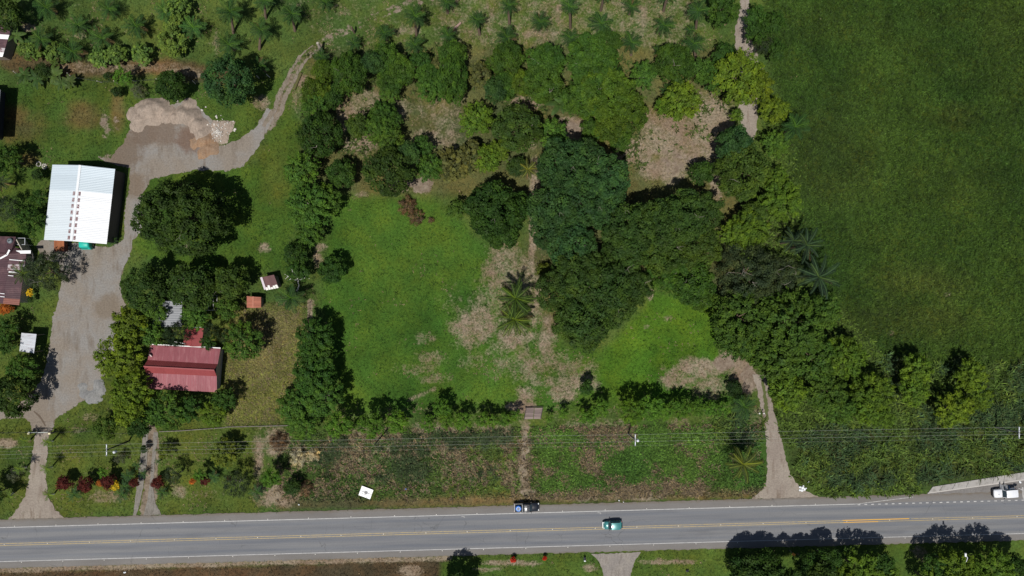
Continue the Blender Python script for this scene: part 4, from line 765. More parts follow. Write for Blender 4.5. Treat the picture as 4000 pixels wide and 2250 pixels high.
# logs, stumps, bare branches
def log(pts, r_, label, mat, name='log', cat='log'):
    o0 = P(*pts[0][:2]); e = empty(name, o0, 0, label, cat); m = MB().tube([P(x, y, z) - o0 for x, y, z in pts], [r_] * (len(pts) - 1) + [r_ * .8], 9); m.build('trunk', mat, e); return e
MOSS = plain('mossy_bark', (.09, .085, .03), .95, var=.3)
log([(1176, 285, .2), (1163, 315, .2), (1150, 350, .2)], .3, 'mossy fallen log beside the dirt track', MOSS)
log([(1775, 112, .2), (1800, 88, .2)], .25, 'pinkish fallen log between palms at the top', plain('pink_bark', (.3, .2, .17), .9))
log([(1258, 200, 0), (1250, 185, 1.5), (1240, 168, 3.2)], .32, 'broken grey stump standing where the dirt track bends', BARKP, 'stump', 'stump')
log([(1385, 128, 0), (1378, 116, 1.8), (1372, 105, 2.6)], .22, 'broken dark palm stump in the upper plantation grass', BARK, 'stump', 'stump')
def bare(loc, R, label, seed, n=9, h=2.5, mat=BARKP, name='bare_tree', rad=.06):
    rg = random.Random(seed); e = empty(name, loc, 0, label, 'dead tree'); MB().tube([(0, 0, 0), (rg.uniform(-.2, .2), rg.uniform(-.2, .2), h * .6)], [.16, .1], 8).build('trunk', BARK, e)
    for i in range(n):
        a = rg.uniform(0, 6.28); p = [Vector((0, 0, h * .5))]; m = MB()
        for k in range(4): p.append(p[-1] + Vector((math.cos(a), math.sin(a), .35 * rg.random())) * R / 4 * rg.uniform(.7, 1.3)); a += rg.uniform(-.6, .6)
        m.tube(p, [rad, rad * .9, rad * .75, rad * .55, rad * .3], 6)
        for k in (2, 3):
            b_ = a + rg.choice((-1, 1)) * rg.uniform(.6, 1.2); m.tube([p[k], p[k] + Vector((math.cos(b_), math.sin(b_), .2)) * R * .3], [rad * .7, rad * .3], 5)
        m.build('branch', mat, e)
    return e
bare(P(1175, 1092, 0) , 2.6, 'bleached dead branches of a bare tree beside the outhouse', 3, 8, 3.0, plain('bleached_branch', (.55, .53, .52), .8), 'dead_tree', .085)
# ================================================================ PLANTS
def unit(a): return a / (np.linalg.norm(a, axis=1, keepdims=True) + 1e-9)
TYPES = {  # clump radius, leaf length, leaf width, cover, radial jitter, elongation of clumps, flatness, normal up-bias
    'dome':    dict(cr=1.15, ll=.50, lw=.25, cov=2.4, jit=.20, el=1.0, flat=.72, up=.55),
    'fine':    dict(cr=.95, ll=.38, lw=.20, cov=2.0, jit=.24, el=1.0, flat=.62, up=.8),
    'cluster': dict(cr=.62, ll=.46, lw=.22, cov=1.9, jit=.30, el=2.0, flat=.70, up=.7),
    'broad':   dict(cr=.70, ll=.62, lw=.44, cov=1.9, jit=.30, el=1.2, flat=.75, up=.9),
    'airy':    dict(cr=.75, ll=.34, lw=.13, cov=1.1, jit=.35, el=1.5, flat=.80, up=.3),
    'feather': dict(cr=.70, ll=.95, lw=.09, cov=1.3, jit=.25, el=1.6, flat=.85, up=.1),
}
BUCK = [.7, 1.2, 2.0, 3.2, 4.8, 6.6, 9.0]
def crown_mesh(typ, R, seed):
    p = TYPES[typ]; rg = np.random.default_rng(seed); k = min(1.15, max(.42, (R / 4.0) ** .45)); cr, ll, lw = p['cr'] * k, p['ll'] * k, p['lw'] * k
    area = 2 * math.pi * R * R * (.5 + .5 * p['flat']) * 1.15
    nc = max(9, int(area / (math.pi * cr * cr * .62 * p['el'] ** .6))); nl = int(area * p['cov'] / (ll * lw * .5)); per = max(8, nl // nc)
    i = np.arange(nc) + .5; z = 1 - 1.34 * i / nc; ph = i * 2.39996 + rg.normal(0, .25, nc); rr = np.sqrt(np.clip(1 - z * z, 0, 1))
    D = np.stack([rr * np.cos(ph), rr * np.sin(ph), z], 1) + rg.normal(0, .10, (nc, 3)); D = unit(D)
    lob = 0
    for q in range(5):
        a = rg.normal(0, 1, 3) * (1.2 + q * .7); lob = lob + np.sin(D @ a * 1.6 + rg.random() * 6) / (1.3 + q * .6)
    rad = R * (1 + .085 * lob - p['jit'] * rg.random(nc) ** 1.6) - cr * .55
    C = D * rad[:, None] * np.array([1, 1, p['flat']]); cv = rg.random(nc)
    if typ in ('dome', 'fine', 'cluster'):
        ki = rg.permutation(nc)[:int(nc * .4)]; ki = ki[D[ki, 2] > .1]; C = np.concatenate([C, C[ki] * rg.uniform(.62, .85, (len(ki), 1))]); D = np.concatenate([D, unit(D[ki] + rg.normal(0, .15, (len(ki), 3)))]); cv = np.concatenate([cv, rg.random(len(ki))]); nc = len(C)
    csz = rg.uniform(.75, 1.25, nc)
    ci = np.repeat(np.arange(nc), per); n = len(ci); d = D[ci]
    u = unit(rg.normal(0, 1, (n, 3)) + .75 * d + np.array([0, 0, .55]))
    off = u * cr * (csz[ci] * (.62 + .5 * rg.random(n)))[:, None]
    if p['el'] != 1: off = off + d * (np.sum(off * d, 1) * (p['el'] - 1))[:, None]; off[:, 2] *= .8
    pos = C[ci] + off
    nrm = unit(u * .75 + np.array([0, 0, p['up']]) + rg.normal(0, .42, (n, 3)))
    t = rg.normal(0, 1, (n, 3)) + (d * 1.6 if p['el'] > 1.3 else 0); t = unit(t - nrm * np.sum(t * nrm, 1)[:, None]); b = np.cross(nrm, t)
    s = rg.choice([.55, .75, 1.0, 1.25, 1.6], n, p=[.2, .25, .25, .2, .1])[:, None]; t = t * ll / 2 * s; b = b * lw / 2 * s
    V = np.stack([pos - t, pos + b - t * .1, pos + t - nrm * ll * .12, pos - b - t * .1], 1).reshape(-1, 3)
    v = np.clip(cv[ci] * .55 + rg.random(n) * .5, 0, 1)
    return np_mesh('crown', V, np.arange(4 * n).reshape(-1, 4), LEAF, {'v': ('FLOAT', 'FACE', v)})
_cm = {}
def get_crown(typ, R, var):
    b = min(range(len(BUCK)), key=lambda i: abs(math.log(BUCK[i] / R))); key = (typ, b, var % (2 if b > 1 else 3))
    if key not in _cm: _cm[key] = crown_mesh(typ, BUCK[b], hash(key) % 100000 if False else (list(TYPES).index(typ) * 1000 + b * 50 + key[2]))
    return _cm[key], BUCK[b]
def trunk_mesh(seed, mat):
    rg = random.Random(seed); m = MB(); pts = [Vector((0, 0, -.03)), Vector((rg.uniform(-.02, .02), rg.uniform(-.02, .02), .3)), Vector((rg.uniform(-.04, .04), rg.uniform(-.04, .04), .6))]
    m.tube(pts, [.045, .036, .028], 8)
    for k in range(6):
        a = k * 1.05 + rg.uniform(-.3, .3); st = pts[1].lerp(pts[2], rg.uniform(.2, 1)); e = st + Vector((math.cos(a) * rg.uniform(.22, .42), math.sin(a) * rg.uniform(.22, .42), rg.uniform(.12, .28)))
        m.tube([st, st.lerp(e, .5) + Vector((0, 0, .05)), e], [.02, .014, .006], 6)
    return m.mesh('trunk', mat)
TRUNKS = [trunk_mesh(i, BARK) for i in range(3)] + [trunk_mesh(9, BARKP)]
def twig_mesh(seed):
    rg = random.Random(seed); m = MB()
    for k in range(2 + seed % 2):
        a = rg.uniform(0, 6.28); p = [Vector((0, 0, -.6))]
        for j in range(3): p.append(p[-1] + Vector((math.cos(a) * .38, math.sin(a) * .38, .32))); a += rg.uniform(-.7, .7)
        m.tube(p, [.035, .03, .022, .01], 5)
    return m.mesh('dead_twig', plain('dead_twig_grey', (.28, .25, .21), .9))
TWIGS = [twig_mesh(i) for i in range(3)]
# ---- labels from what stands near
LM = [("the white metal shed", 311, 800), ("the red-roofed house", 710, 1440), ("the maroon house", 40, 1060), ("the big mango tree", 705, 845), ("the sand heap", 640, 450), ("the gravel yard", 300, 1250),
      ("the coconut pair", 2015, 1205), ("the dry clearing", 2620, 600), ("the plank crossing", 2085, 1612), ("the black pickup", 2055, 1968), ("the teal car", 2390, 2040), ("the white off-roader", 3920, 1910),
      ("the steel gate", 160, 1685), ("the wheel tracks", 585, 1800), ("the right driveway", 3010, 1700), ("the upper right track", 2915, 450), ("the white board", 1425, 1922), ("the tin shelter", 110, 1340),
      ("the outhouse", 1052, 1104), ("the rubble heap", 860, 520), ("the striped barn", 20, 160), ("the brown dead bush", 1590, 810), ("the pasture centre", 1500, 1200), ("the right edge pole", 3935, 1680),
      ("the street lamp", 3750, 2190), ("the dirt track bend", 1200, 210), ("the red annex", 755, 1318), ("the terracotta hut", 992, 1178), ("the yellow-green crown", 2890, 295), ("the crop field edge", 3180, 1000),
      ("the small grass glade", 2600, 1300), ("the grey shed", 668, 1235), ("the lower driveway", 2410, 2210), ("the mid clearing", 1730, 440), ("the palm grove top", 2350, 30), ("the straw tuft", 1171, 1790)]
_used = set()
def rel(x, y, lx, ly):
    dx, dy = x - lx, y - ly; d = math.hypot(dx, dy); near = 'just ' if d < 130 else ('' if d < 430 else 'far ')
    if abs(dx) < .4 * abs(dy): w = 'above' if dy < 0 else 'below'
    elif abs(dy) < .4 * abs(dx): w = 'left of' if dx < 0 else 'right of'
    else: w = ('upper ' if dy < 0 else 'lower ') + ('left of' if dx < 0 else 'right of')
    return near + w
def auto_label(desc, x, y):
    o = sorted(LM, key=lambda l: math.hypot(x - l[1], y - l[2])); o = [l for l in o if math.hypot(x - l[1], y - l[2]) > 25]
    for i, j in [(0, None)] + [(0, j) for j in range(1, 6)] + [(1, j) for j in range(2, 6)] + [(i, j) for i in range(2, 6) for j in range(i + 1, 9)]:
        s = '%s %s %s' % (desc, rel(x, y, *o[i][1:]), o[i][0])
        if j is not None: s += ', %s %s' % (rel(x, y, *o[j][1:]), o[j][0])
        if s not in _used and len(s.split()) <= 16: _used.add(s); return s
    for q in o:
        for w in ('large', 'broad', 'full', 'leafy', 'spreading'):
            s = '%s %s %s' % (desc.replace('tree', w + ' tree').replace('palm', w + ' palm'), rel(x, y, *q[1:]), q[0])
            if s not in _used and len(s.split()) <= 16: _used.add(s); return s
    return s
G = {  # kind: crown type, words, category, colour, height factor
    'mango': ('dome', 'dark green dense-crowned tree', 'tree', (0.036, 0.067, 0.0135), 1.0), 'olive': ('dome', 'olive green dense-crowned tree', 'tree', (0.044, 0.075, 0.013), 1.0), 'blue': ('dome', 'bluish green clumpy tree', 'tree', (0.034, 0.074, 0.021), 1.05),
    'glossy': ('dome', 'deep green glossy tree', 'tree', (0.03, 0.066, 0.012), .9), 'fine': ('fine', 'fine-leaved mid green tree', 'tree', (0.044, 0.09, 0.013), .9), 'finey': ('fine', 'fine-leaved yellowish green tree', 'tree', (0.06, 0.1, 0.011), .9), 'lime': ('cluster', 'lime green feathery tree', 'tree', (.084, .136, .015), .95),
    'yell': ('cluster', 'yellow-green bright tree', 'tree', (0.098, 0.14, 0.013), .95), 'light': ('cluster', 'light green leafy tree', 'tree', (0.058, 0.115, 0.018), .95), 'oliv2': ('cluster', 'dull olive leafy tree', 'tree', (0.052, 0.095, 0.015), .95), 'mid': ('cluster', 'mid green leafy tree', 'tree', (0.036, 0.08, 0.013), .95), 'teak': ('broad', 'brownish broad-leaved tree', 'tree', (0.085, 0.084, 0.026), .85),
    'dark': ('airy', 'dark greyish thin-crowned tree', 'tree', (0.042, 0.06, 0.028), .95), 'grey': ('airy', 'grey-green wispy shrub', 'shrub', (.085, .095, .060), .7), 'pine': ('feather', 'dark needle-leaved tree', 'tree', (.030, .050, .020), 1.3), 'shade': ('mid', '', '', (0, 0, 0), 1),
    'bush': ('cluster', 'bright green bush', 'bush', (0.072, 0.145, 0.016), 1.25), 'bushl': ('broad', 'pale green big-leaved bush', 'bush', (0.095, 0.145, 0.03), .75), 'bushd': ('dome', 'dark green round bush', 'bush', (0.026, 0.05, 0.012), .8), 'busho': ('cluster', 'olive yellow bush', 'bush', (0.088, 0.11, 0.017), .75),
    'red': ('dome', 'dark red-leaved bush', 'bush', (0.085, 0.017, 0.014), .85), 'yellow': ('broad', 'bright yellow-leaved bush', 'bush', (.50, .33, .015), .8), 'orange': ('dome', 'orange-leaved bush', 'bush', (.40, .11, .02), .7), 'flame': ('dome', 'flame red flower bush', 'flower bush', (.50, .03, .015), .6), 'straw': ('feather', 'dry brown brush pile', 'brush', (.17, .10, .062), .35), 'cream': ('feather', 'pale straw-coloured dead palm heap', 'brush', (.55, .44, .30), .4), 'white': ('broad', 'white-speckled pale bush', 'bush', (.16, .20, .12), .7),
}
G.pop('shade')
G['grove'] = (*G['mango'][:4], 1.2); G['blue'] = (*G['blue'][:4], 1.25)
PL_ = """
mango 696,842,188,160 1518,673,100,95 564,1123,88 742,1122,92 2020,500,98,86 16,50,62 41,1552,82
grove 2466,905,115 2569,879,112 2673,853,112 2750,828,80 2440,983,90 2259,1071,115 2362,1112,108 2466,1123,82 2285,1216,108 2388,1190,95 2170,1138,80 2290,1283,85
olive 2595,967,110 2725,967,92 2217,1268,62 895,1102,66 1393,492,44 2900,662,112 2952,838,56
blue 2202,647,118 2290,630,85 2362,700,110 2290,781,100 2166,817,100 2155,890,92 2233,957,95 2362,817,80 885,311,95 2870,559,72 1455,240,42 1600,595,42 1932,352,45
glossy 1932,828,122 1890,790,60 1957,905,72 2026,802,55 1248,523,85 1331,678,58 1155,988,52 663,331,60 1290,373,46 536,1666,50 2290,1515,28 2745,673,48 1290,1055,56
fine 1362,285,72,98 1500,220,60 1523,310,56 1564,270,60 1673,290,50 1766,310,62,108 1766,215,60 1973,225,70 1968,335,56 2130,230,75 2124,310,88 2295,217,95 2330,280,105 2290,380,88 2372,171,60 2642,248,86 2424,540,50 2316,502,45 2595,1071,76 2700,1102,95 2735,1154,62
finey 2372,362,118 2455,430,80 2393,490,72 1259,274,45 1233,352,60 2031,320,55
light 1233,414,52 1171,663,66 1207,802,92 1207,905,52 1270,781,60 1678,657,52 1688,340,55 2166,523,58 761,1237,52 642,1609,76 947,1335,74 590,1303,46 1155,1583,70 1181,1660,58 2518,290,50 2735,270,46 1259,1552,82 1520,365,34 3031,559,50 1481,507,55 885,1205,42 600,1212,46
yell 2890,295,106 2960,330,62 450,1400,88 500,1270,72 502,1531,80 497,1614,55 3031,424,55 3735,1604,68
lime 1859,466,64 1900,621,52 1957,585,42 2662,393,74 3052,781,82 2932,895,76 2875,920,60 3310,1397,82 3388,1593,62 3450,1635,42 3585,1444,60 3797,1468,60 3828,1552,50 3575,1528,56 3031,699,52 3414,1541,82 828,1619,50 2880,450,24 3078,1531,70
oliv2 2906,1242,122 3103,1268,132 3217,1216,72 3181,1397,92 3052,1397,102 2880,1330,82 2973,1371,62 3233,1531,82 3290,1598,58 1523,549,52 1782,817,36 409,1671,46 
mid 1228,1319,78 1228,1387,76 1223,1469,86 78,1449,58 16,1288,42 735,1600,48 875,1560,42 1642,235,38 2792,300,52 2828,31,62 2828,207,42 2957,62,42 2963,124,46 3031,192,38 3031,83,38 21,621,56 116,862,52 146,772,30 1652,569,38 1497,450,52 1535,465,32 808,1337,26 1160,1060,42 20,1345,36
teak 1771,637,70 1838,611,62 1714,260,42 1870,290,50 1849,569,30
dark 171,1060,82 2932,1071,130 3041,1071,84 22,812,48 921,1893,50 673,1862,36 2983,171,40
grey 466,1790,22 52,1857,25 538,352,30
pine 678,1309,46 822,1290,30 875,1314,28
bushl 129,197,36 212,207,44 383,223,42 455,207,40 549,207,44 100,195,34 668,166,55 688,31,50 668,90,36
bush 1321,1666,48 1450,1660,48 1549,1650,42 1673,1655,31 1725,1598,34 1745,1645,30 1807,1645,33 1885,1640,29 1927,1645,23 1973,1640,26 2016,1624,20 2280,1624,25 2310,1635,20 2347,1593,34 2202,1616,17 2471,1611,50 2549,1598,46 2600,1609,31 2663,1598,38 2725,1593,30 2776,1598,26 2828,1598,26 1383,1655,20 474,298,33 776,1857,20 2590,414,30 1057,1873,36 399,1847,18 2145,1634,14
busho 644,1764,28 875,1769,52 644,1325,17 2124,1060,30
bushd 422,298,16 455,357,20 145,683,22 562,1754,14 1140,1904,32 165,280,30 118,1170,11 2020,650,40 2870,1520,32
red 248,1888,28 331,1893,30 419,1883,27 523,1886,18 613,1886,23 797,1878,18 895,1868,10
yellow 448,1898,20 114,1143,13
orange 388,1888,10 750,1880,11 21,1205,23
flame 2005,2187,11 2127,2181,8
straw 1590,803,36 1625,848,30 1191,1909,30 1683,860,12 1085,1725,34
cream 1165,1790,36 1225,1775,24
"""
for o in list(COL.objects):
    if o.name.startswith('boulder'): o['label'] = auto_label('loose pale boulder', o.location.x / S + 2000, 1125 - o.location.y / S)
k_ = 0
TREES = []
def plant(kind, x, y, rx, ry=None, label=None, h=None, zl=None):
    global k_; k_ += 1
    typ, words, cat, col, hf = G[kind]; ry = ry or rx; R = (rx + ry) / 2 * S; rg = random.Random(k_ * 7 + 1)
    small = R < 2.4 and cat != 'tree'; flat = TYPES[typ]['flat']; Rz = R * flat
    hh = h or ((1.3 + 1.5 * R) * hf * 1.15 if small else min(15, (3.2 + 1.3 * R) * hf)); zc = max(hh - Rz, Rz * .35)
    px_scale = 1 - (zc + Rz * .4) / H; c = P(x, y, zc + Rz * .35); base = Vector((c.x, c.y, 0))
    nm = {'tree': ('olive_tree' if False else 'broadleaf_tree'), 'bush': 'bush', 'shrub': 'shrub', 'flower bush': 'flower_bush', 'brush': 'brush_pile'}[cat]
    if kind == 'pine': nm = 'needle_tree'
    lab = label or auto_label(words, x, y)
    e = empty(nm, base, 0, lab, cat, {'tree': 'trees', 'bush': 'bushes', 'shrub': 'shrubs', 'flower bush': 'flower bushes', 'brush': 'dry brush heaps'}[cat])
    me, B = get_crown(typ, R, rg.randrange(6)); rz = rg.uniform(0, 6.28)
    if abs(rx - ry) > 3: rz = rg.choice((0, math.pi))
    o = obj('crown', me, e, (0, 0, zc), (0, 0, rz), (rx * S * .94 * px_scale / B, ry * S * .94 * px_scale / B, R / B))
    f = rg.uniform(.86, 1.16); w_ = rg.uniform(-.07, .07); o.color = (col[0] * f * (1 + w_), col[1] * f, col[2] * f * (1 - w_), 1)
    t = TRUNKS[3] if kind in ('light', 'dark', 'fine') and rg.random() < .5 else TRUNKS[rg.randrange(3)]
    obj('trunk', t, e, (0, 0, 0), (0, 0, rg.uniform(0, 6.28)), (max(R, .8) * 1.15, max(R, .8) * 1.15, zc * 1.25))
    if R > 3.2 and typ in ('dome', 'airy', 'fine') and kind != 'finey':
        for q in range(1 if kind != 'dark' else 4):
            a = rg.uniform(0, 6.28); rr = R * rg.uniform(.2, .75); obj('dead_twig', TWIGS[rg.randrange(3)], e, (math.cos(a) * rr, math.sin(a) * rr, zc + Rz * math.sqrt(max(0, 1 - (rr / R) ** 2)) * .98), (0, 0, rg.uniform(0, 6.28)))
    TREES.append((x, y, max(rx, ry))); return e
for line in PL_.strip().splitlines():
    kd, *its = line.split()
    for it in its: plant(kd, *[float(q) for q in it.split(',')])
# tall roadside trees whose crowns stand below the picture and throw their shade over the road
for x, y, r, hh, l in ((2950, 2262, 90, 9, 'tall dark tree at the bottom edge left of the orange sign'), (3035, 2270, 62, 9, 'slim tall tree at the bottom edge below the orange sign'), (3112, 2275, 50, 11, 'narrow tall tree at the bottom edge right of the orange sign'), (3215, 2262, 72, 9, 'tall dark tree at the bottom edge beside the lime roadside trees'), (1780, 2325, 75, 9, 'dark tree at the bottom edge above the lower lawn'), (-40, 1935, 45, 6, 'dark tree at the left edge beside the left driveway')):
    plant('mango', x, y, r, None, l, hh)
for x, y, r, hh, l in ((2915, 2212, 58, 6.5, 'dark tree at the far left of the dark roadside row by the lower lawn'), (3005, 2200, 56, 7, 'dark tree between lower lawn and orange sign'), (3160, 2205, 52, 7, 'dark tree just right of the orange sign'), (3245, 2195, 52, 7.5, 'dark tree leaning towards the road left of the lime roadside trees'), (3660, 2222, 52, 7.5, 'dark tree just left of the street lamp'), (3975, 2222, 60, 8, 'dark tree at the lower right corner of the picture'), (3450, 2205, 46, 7.5, 'dark tree beside the dirt gap among the roadside trees')):
    plant('glossy', x, y, r, None, l, hh)
for x, y, r, hh, l in ((3370, 2238, 84, 9, 'lime roadside tree at the bottom edge right of the orange sign'), (3460, 2272, 64, 8, 'lime roadside tree low at the bottom edge, second from the orange sign'), (3290, 2275, 58, 9, 'shaded lime roadside tree at the bottom edge nearest the orange sign'), (3745, 2228, 80, 9.5, 'lime roadside tree behind the street lamp'), (3890, 2222, 78, 9.5, 'lime roadside tree right of the street lamp'), (3820, 2275, 68, 9, 'lime roadside tree just below the street lamp'), (3650, 2285, 60, 8, 'lime roadside tree left of the street lamp at the bottom edge')):
    plant('lime', x, y, r, None, l, hh)

# ---- palms
def frond_mesh(typ, var):
    rg = random.Random(var * 13 + {'oil': 1, 'coco': 2, 'fan': 3}[typ]); n = 17; pts = []
    el = (1.05, .62, .18)[var]; dr = (1.35, 1.25, 1.0)[var]; p = Vector((0, 0, 0)); a = el
    for i in range(n + 1): pts.append(p.copy()); p = p + Vector((math.cos(a), 0, math.sin(a))) / n; a -= dr / n
    V, F, vv = [], [], []
    def q(vs, v): F.append(list(range(len(V), len(V) + len(vs)))); V.extend(vs); vv.append(v)
    for i in range(n):
        w = (.026 if typ == 'oil' else .036) * (1 - i / n * .7); q([pts[i] + Vector((0, -w, .008)), pts[i + 1] + Vector((0, -w, .008)), pts[i + 1] + Vector((0, w, .008)), pts[i] + Vector((0, w, .008))], .95)
    lm = {'oil': .25, 'coco': .20, 'fan': .36}[typ]
    for i in range(1, n + 1):
        t = i / n; l = lm * (math.sin(math.pi * (.12 + .80 * t)) ** .7) * rg.uniform(.85, 1.1)
        for s in (-1, 1):
            fw = .35 + .5 * t; d = Vector((fw, s * 1.0, rg.uniform(-.55, .15) if typ == 'oil' else rg.uniform(-.75, -.3))).normalized() * l; b0, b1 = pts[i - 1], pts[i]
            m = (b0 + b1) / 2 + d * .55 + Vector((0, 0, .02)); wd = Vector((.024, 0, 0))
            q([b0, m - wd, (b0 + b1) / 2 + d, m + wd], rg.uniform(.1, .7) if typ == 'oil' else rg.uniform(0, .4))
    return np_mesh('frond', [tuple(v) for v in V], F, LEAF, {'v': ('FLOAT', 'FACE', vv)})
FR = {t: [frond_mesh(t, v) for v in range(3)] for t in ('oil', 'coco')}
def ptrunk(): return MB().tube([(0, 0, -.02), (0, 0, .5), (0, 0, 1)], [1.15, .95, .9], 10).mesh('trunk', BARK)
PT = ptrunk(); PTW = MB().tube([(0, 0, -.02), (0, 0, .5), (0, 0, 1)], [1.3, 1.0, .6], 10).mesh('trunk', plain('white_painted_trunk', (.62, .60, .55), .8))
def palm(x, y, r, h, label, col, typ='oil', base=None, nf=19, group='oil palms', name='oil_palm', tm=None, tr=.26, cat='palm'):
    global k_; k_ += 1; rg = random.Random(k_ * 3 + 5); c = P(x, y, h); b0 = P(*base) if base else Vector((c.x + rg.uniform(-.2, .2), c.y + rg.uniform(-.2, .2), 0)); e = empty(name, b0, 0, label, cat, group)
    d = c - b0; L = d.length; o = obj('trunk', tm or PT, e, (0, 0, 0), d.to_track_quat('Z', 'Y').to_euler(), (tr, tr, L))
    nf += rg.randrange(-4, 4); lw_ = rg.uniform(.8, 1.2)
    for i in range(nf):
        v = 0 if i < nf * .25 else (1 if i < nf * .62 else 2); a = i * 2.39996 + rg.uniform(-.25, .25); s = r * S * .87 * (1 - h / H) * rg.uniform(.85, 1.12) / (.62, .86, .96)[v] * (.72, 1.0, 1.0)[v]
        fo = obj('frond', FR[typ][v], e, d, (rg.uniform(-.25, .25), rg.uniform(-.12, .12), a), (s, s * rg.uniform(.8, 1.05) * lw_, s)); k = rg.uniform(.75, 1.2)
        cc = [q * k for q in col]
        if v == 0 and i < 2: cc = [cc[0] * 1.5, cc[1] * 1.35, cc[2] * .8]
        if v == 2 and rg.random() < .16: cc = [.14 * k, .095 * k, .045 * k]
        fo.color = (*cc, 1)
OILC = (.034, .078, .019)
rows = [ # x,y,r,h,base
 (181,30,55,2.2,None),(305,98,52,1.6,None),(424,36,50,1.6,None),(533,104,55,1.8,None),(399,150,58,1.8,None),(160,155,55,1.8,None),(285,202,55,2.0,None),(647,44,48,2.0,None),(756,109,52,1.8,None),(901,47,58,5.2,(912,128)),(895,176,55,1.9,None),(1018,118,50,4.6,(1014,192)),(1012,258,45,1.8,None),(1140,54,48,4.5,(1152,120)),(1032,4,45,4.8,(1038,72)),(1270,10,40,2,None),
 (1621,65,48,5.5,(1627,140)),(1500,130,42,2.2,None),(1745,10,40,3.5,(1749,50)),(1862,78,38,4.2,(1874,135)),(1750,140,40,2.4,None),(1985,22,45,5.0,(1990,95)),(1978,145,48,2.6,None),(1620,178,45,2.2,None),(1383,170,35,1.8,None),(1254,222,35,1.8,None),(2225,25,44,7.2,(2228,108)),(2109,86,46,2.6,None),(2347,92,52,3.0,None),(2466,26,42,2.8,None),(2595,100,50,3.2,None),(2466,166,48,3.2,(2465,215)),(2727,42,48,6.0,(2718,110)),(2709,170,50,4.0,(2718,228)),(2228,150,42,3,None),(2696,117,26,1.2,None),(2580,205,36,2.2,None),(2362,-30,46,6.5,(2347,40)),(2608,-22,46,5.5,(2592,42)),
 (2610,357,36,2.0,None),(3104,497,60,4.5,None),(2906,1588,56,3.5,None),(1137,1164,60,3.0,None)]
for x, y, r, h, b in rows: palm(x, y, r, h + (0 if b else 1.1), auto_label('tall-trunked oil palm' if b else 'low oil palm', x, y), [q * (1.6 if (x, y) in ((756, 109), (647, 44)) else 1.0) for q in OILC], 'oil', b)
for x, y, r, h, l, c in ((2014, 1165, 80, 6.5, 'upper coconut palm of the pair in the dry patch of pasture', (.050, .085, .016)), (2010, 1248, 80, 5.5, 'lower coconut palm of the pair in the dry patch of pasture', (.070, .105, .018)), (2902, 1812, 76, 6, 'yellowish coconut palm standing alone left of the right driveway', (.085, .105, .022)),
                         (3150, 957, 76, 8, 'upper dark palm at the edge of the crop field', (.03, .055, .03)), (3197, 1081, 88, 8, 'lower dark palm at the edge of the crop field', (.03, .055, .03)), (3100, 940, 60, 7, 'inner dark palm behind the two palms at the crop field edge', (.025, .045, .024)),
                         (92, 1068, 52, 5, 'palm leaning its fronds over the maroon roof', (.045, .07, .02)), (5, 712, 42, 4, 'palm at the left edge beside the white shed', (.03, .05, .02)), (735, 1262, 30, 3.5, 'small dark palm above the red annex', (.035, .06, .03)), (78, 1397, 36, 3, 'yellow-green palm below the tin shelter', (.07, .095, .02)), (2062, 663, 44, 3.5, 'yellowish palm beside the blue-green grove', (.12, .13, .03))):
    palm(x, y, r, h, l, c, 'coco', None, 24 if 2000 < x < 2020 else 18, 'coconut palms', 'coconut_palm', None, .2)
for i, (x, y, bx, by, l) in enumerate(((98, 1722, 118, 1719, 'upper left'), (186, 1725, 206, 1722, 'upper right'), (78, 1831, 103, 1825, 'middle left'), (181, 1829, 205, 1822, 'middle right'), (36, 1940, 52, 1926, 'lower left'), (191, 1932, 212, 1928, 'lower right'))):
    palm(x, y, 26, 3.4, '%s of the six dwarf palms with white-painted trunks along the left driveway' % l, (.09, .14, .025), 'oil', (bx, by), 16, 'dwarf palms along the driveway', 'dwarf_palm', PTW, .14)
for x, y, r in ((290, 1930, 30), (476, 1930, 30), (502, 1857, 27), (484, 1900, 28), (634, 1924, 28), (838, 1862, 25), (1005, 1922, 32), (536, 1818, 20), (616, 1803, 14), (560, 1850, 22), (435, 941, 24), (30, 1330, 28)):
    palm(x, y, r * 1.1, 1.4, auto_label('small garden palm', x, y), (.038, .085, .026), 'oil', None, 16, 'garden palms', 'garden_palm', None, .12)
# ---- bananas
def ban_leaf():
    n = 7; V, F = [], []; a = .75; p = Vector((0, 0, 0)); C = []
    for i in range(n + 1): C.append(p.copy()); p = p + Vector((math.cos(a), 0, math.sin(a))) / n; a -= .22
    for i, c in enumerate(C): w = .16 * math.sin(math.pi * min(1, (.08 + .9 * i / n))) ** .6; V += [c + Vector((0, -w, -w * .35)), c + Vector((0, 0, .0)), c + Vector((0, w, -w * .35))]
    for i in range(n):
        for j in (0, 1): F.append([3 * i + j, 3 * i + 3 + j, 3 * i + 4 + j, 3 * i + 1 + j])
    return np_mesh('leaf', [tuple(v) for v in V], F, LEAF, {'v': ('FLOAT', 'FACE', [random.uniform(.2, .7) for _ in F])})
BL_ = ban_leaf(); BS = MB().tube([(0, 0, 0), (0, 0, .6), (0, 0, 1)], [.12, .1, .06], 8).mesh('stem', plain('banana_stem', (.12, .13, .05), .8))
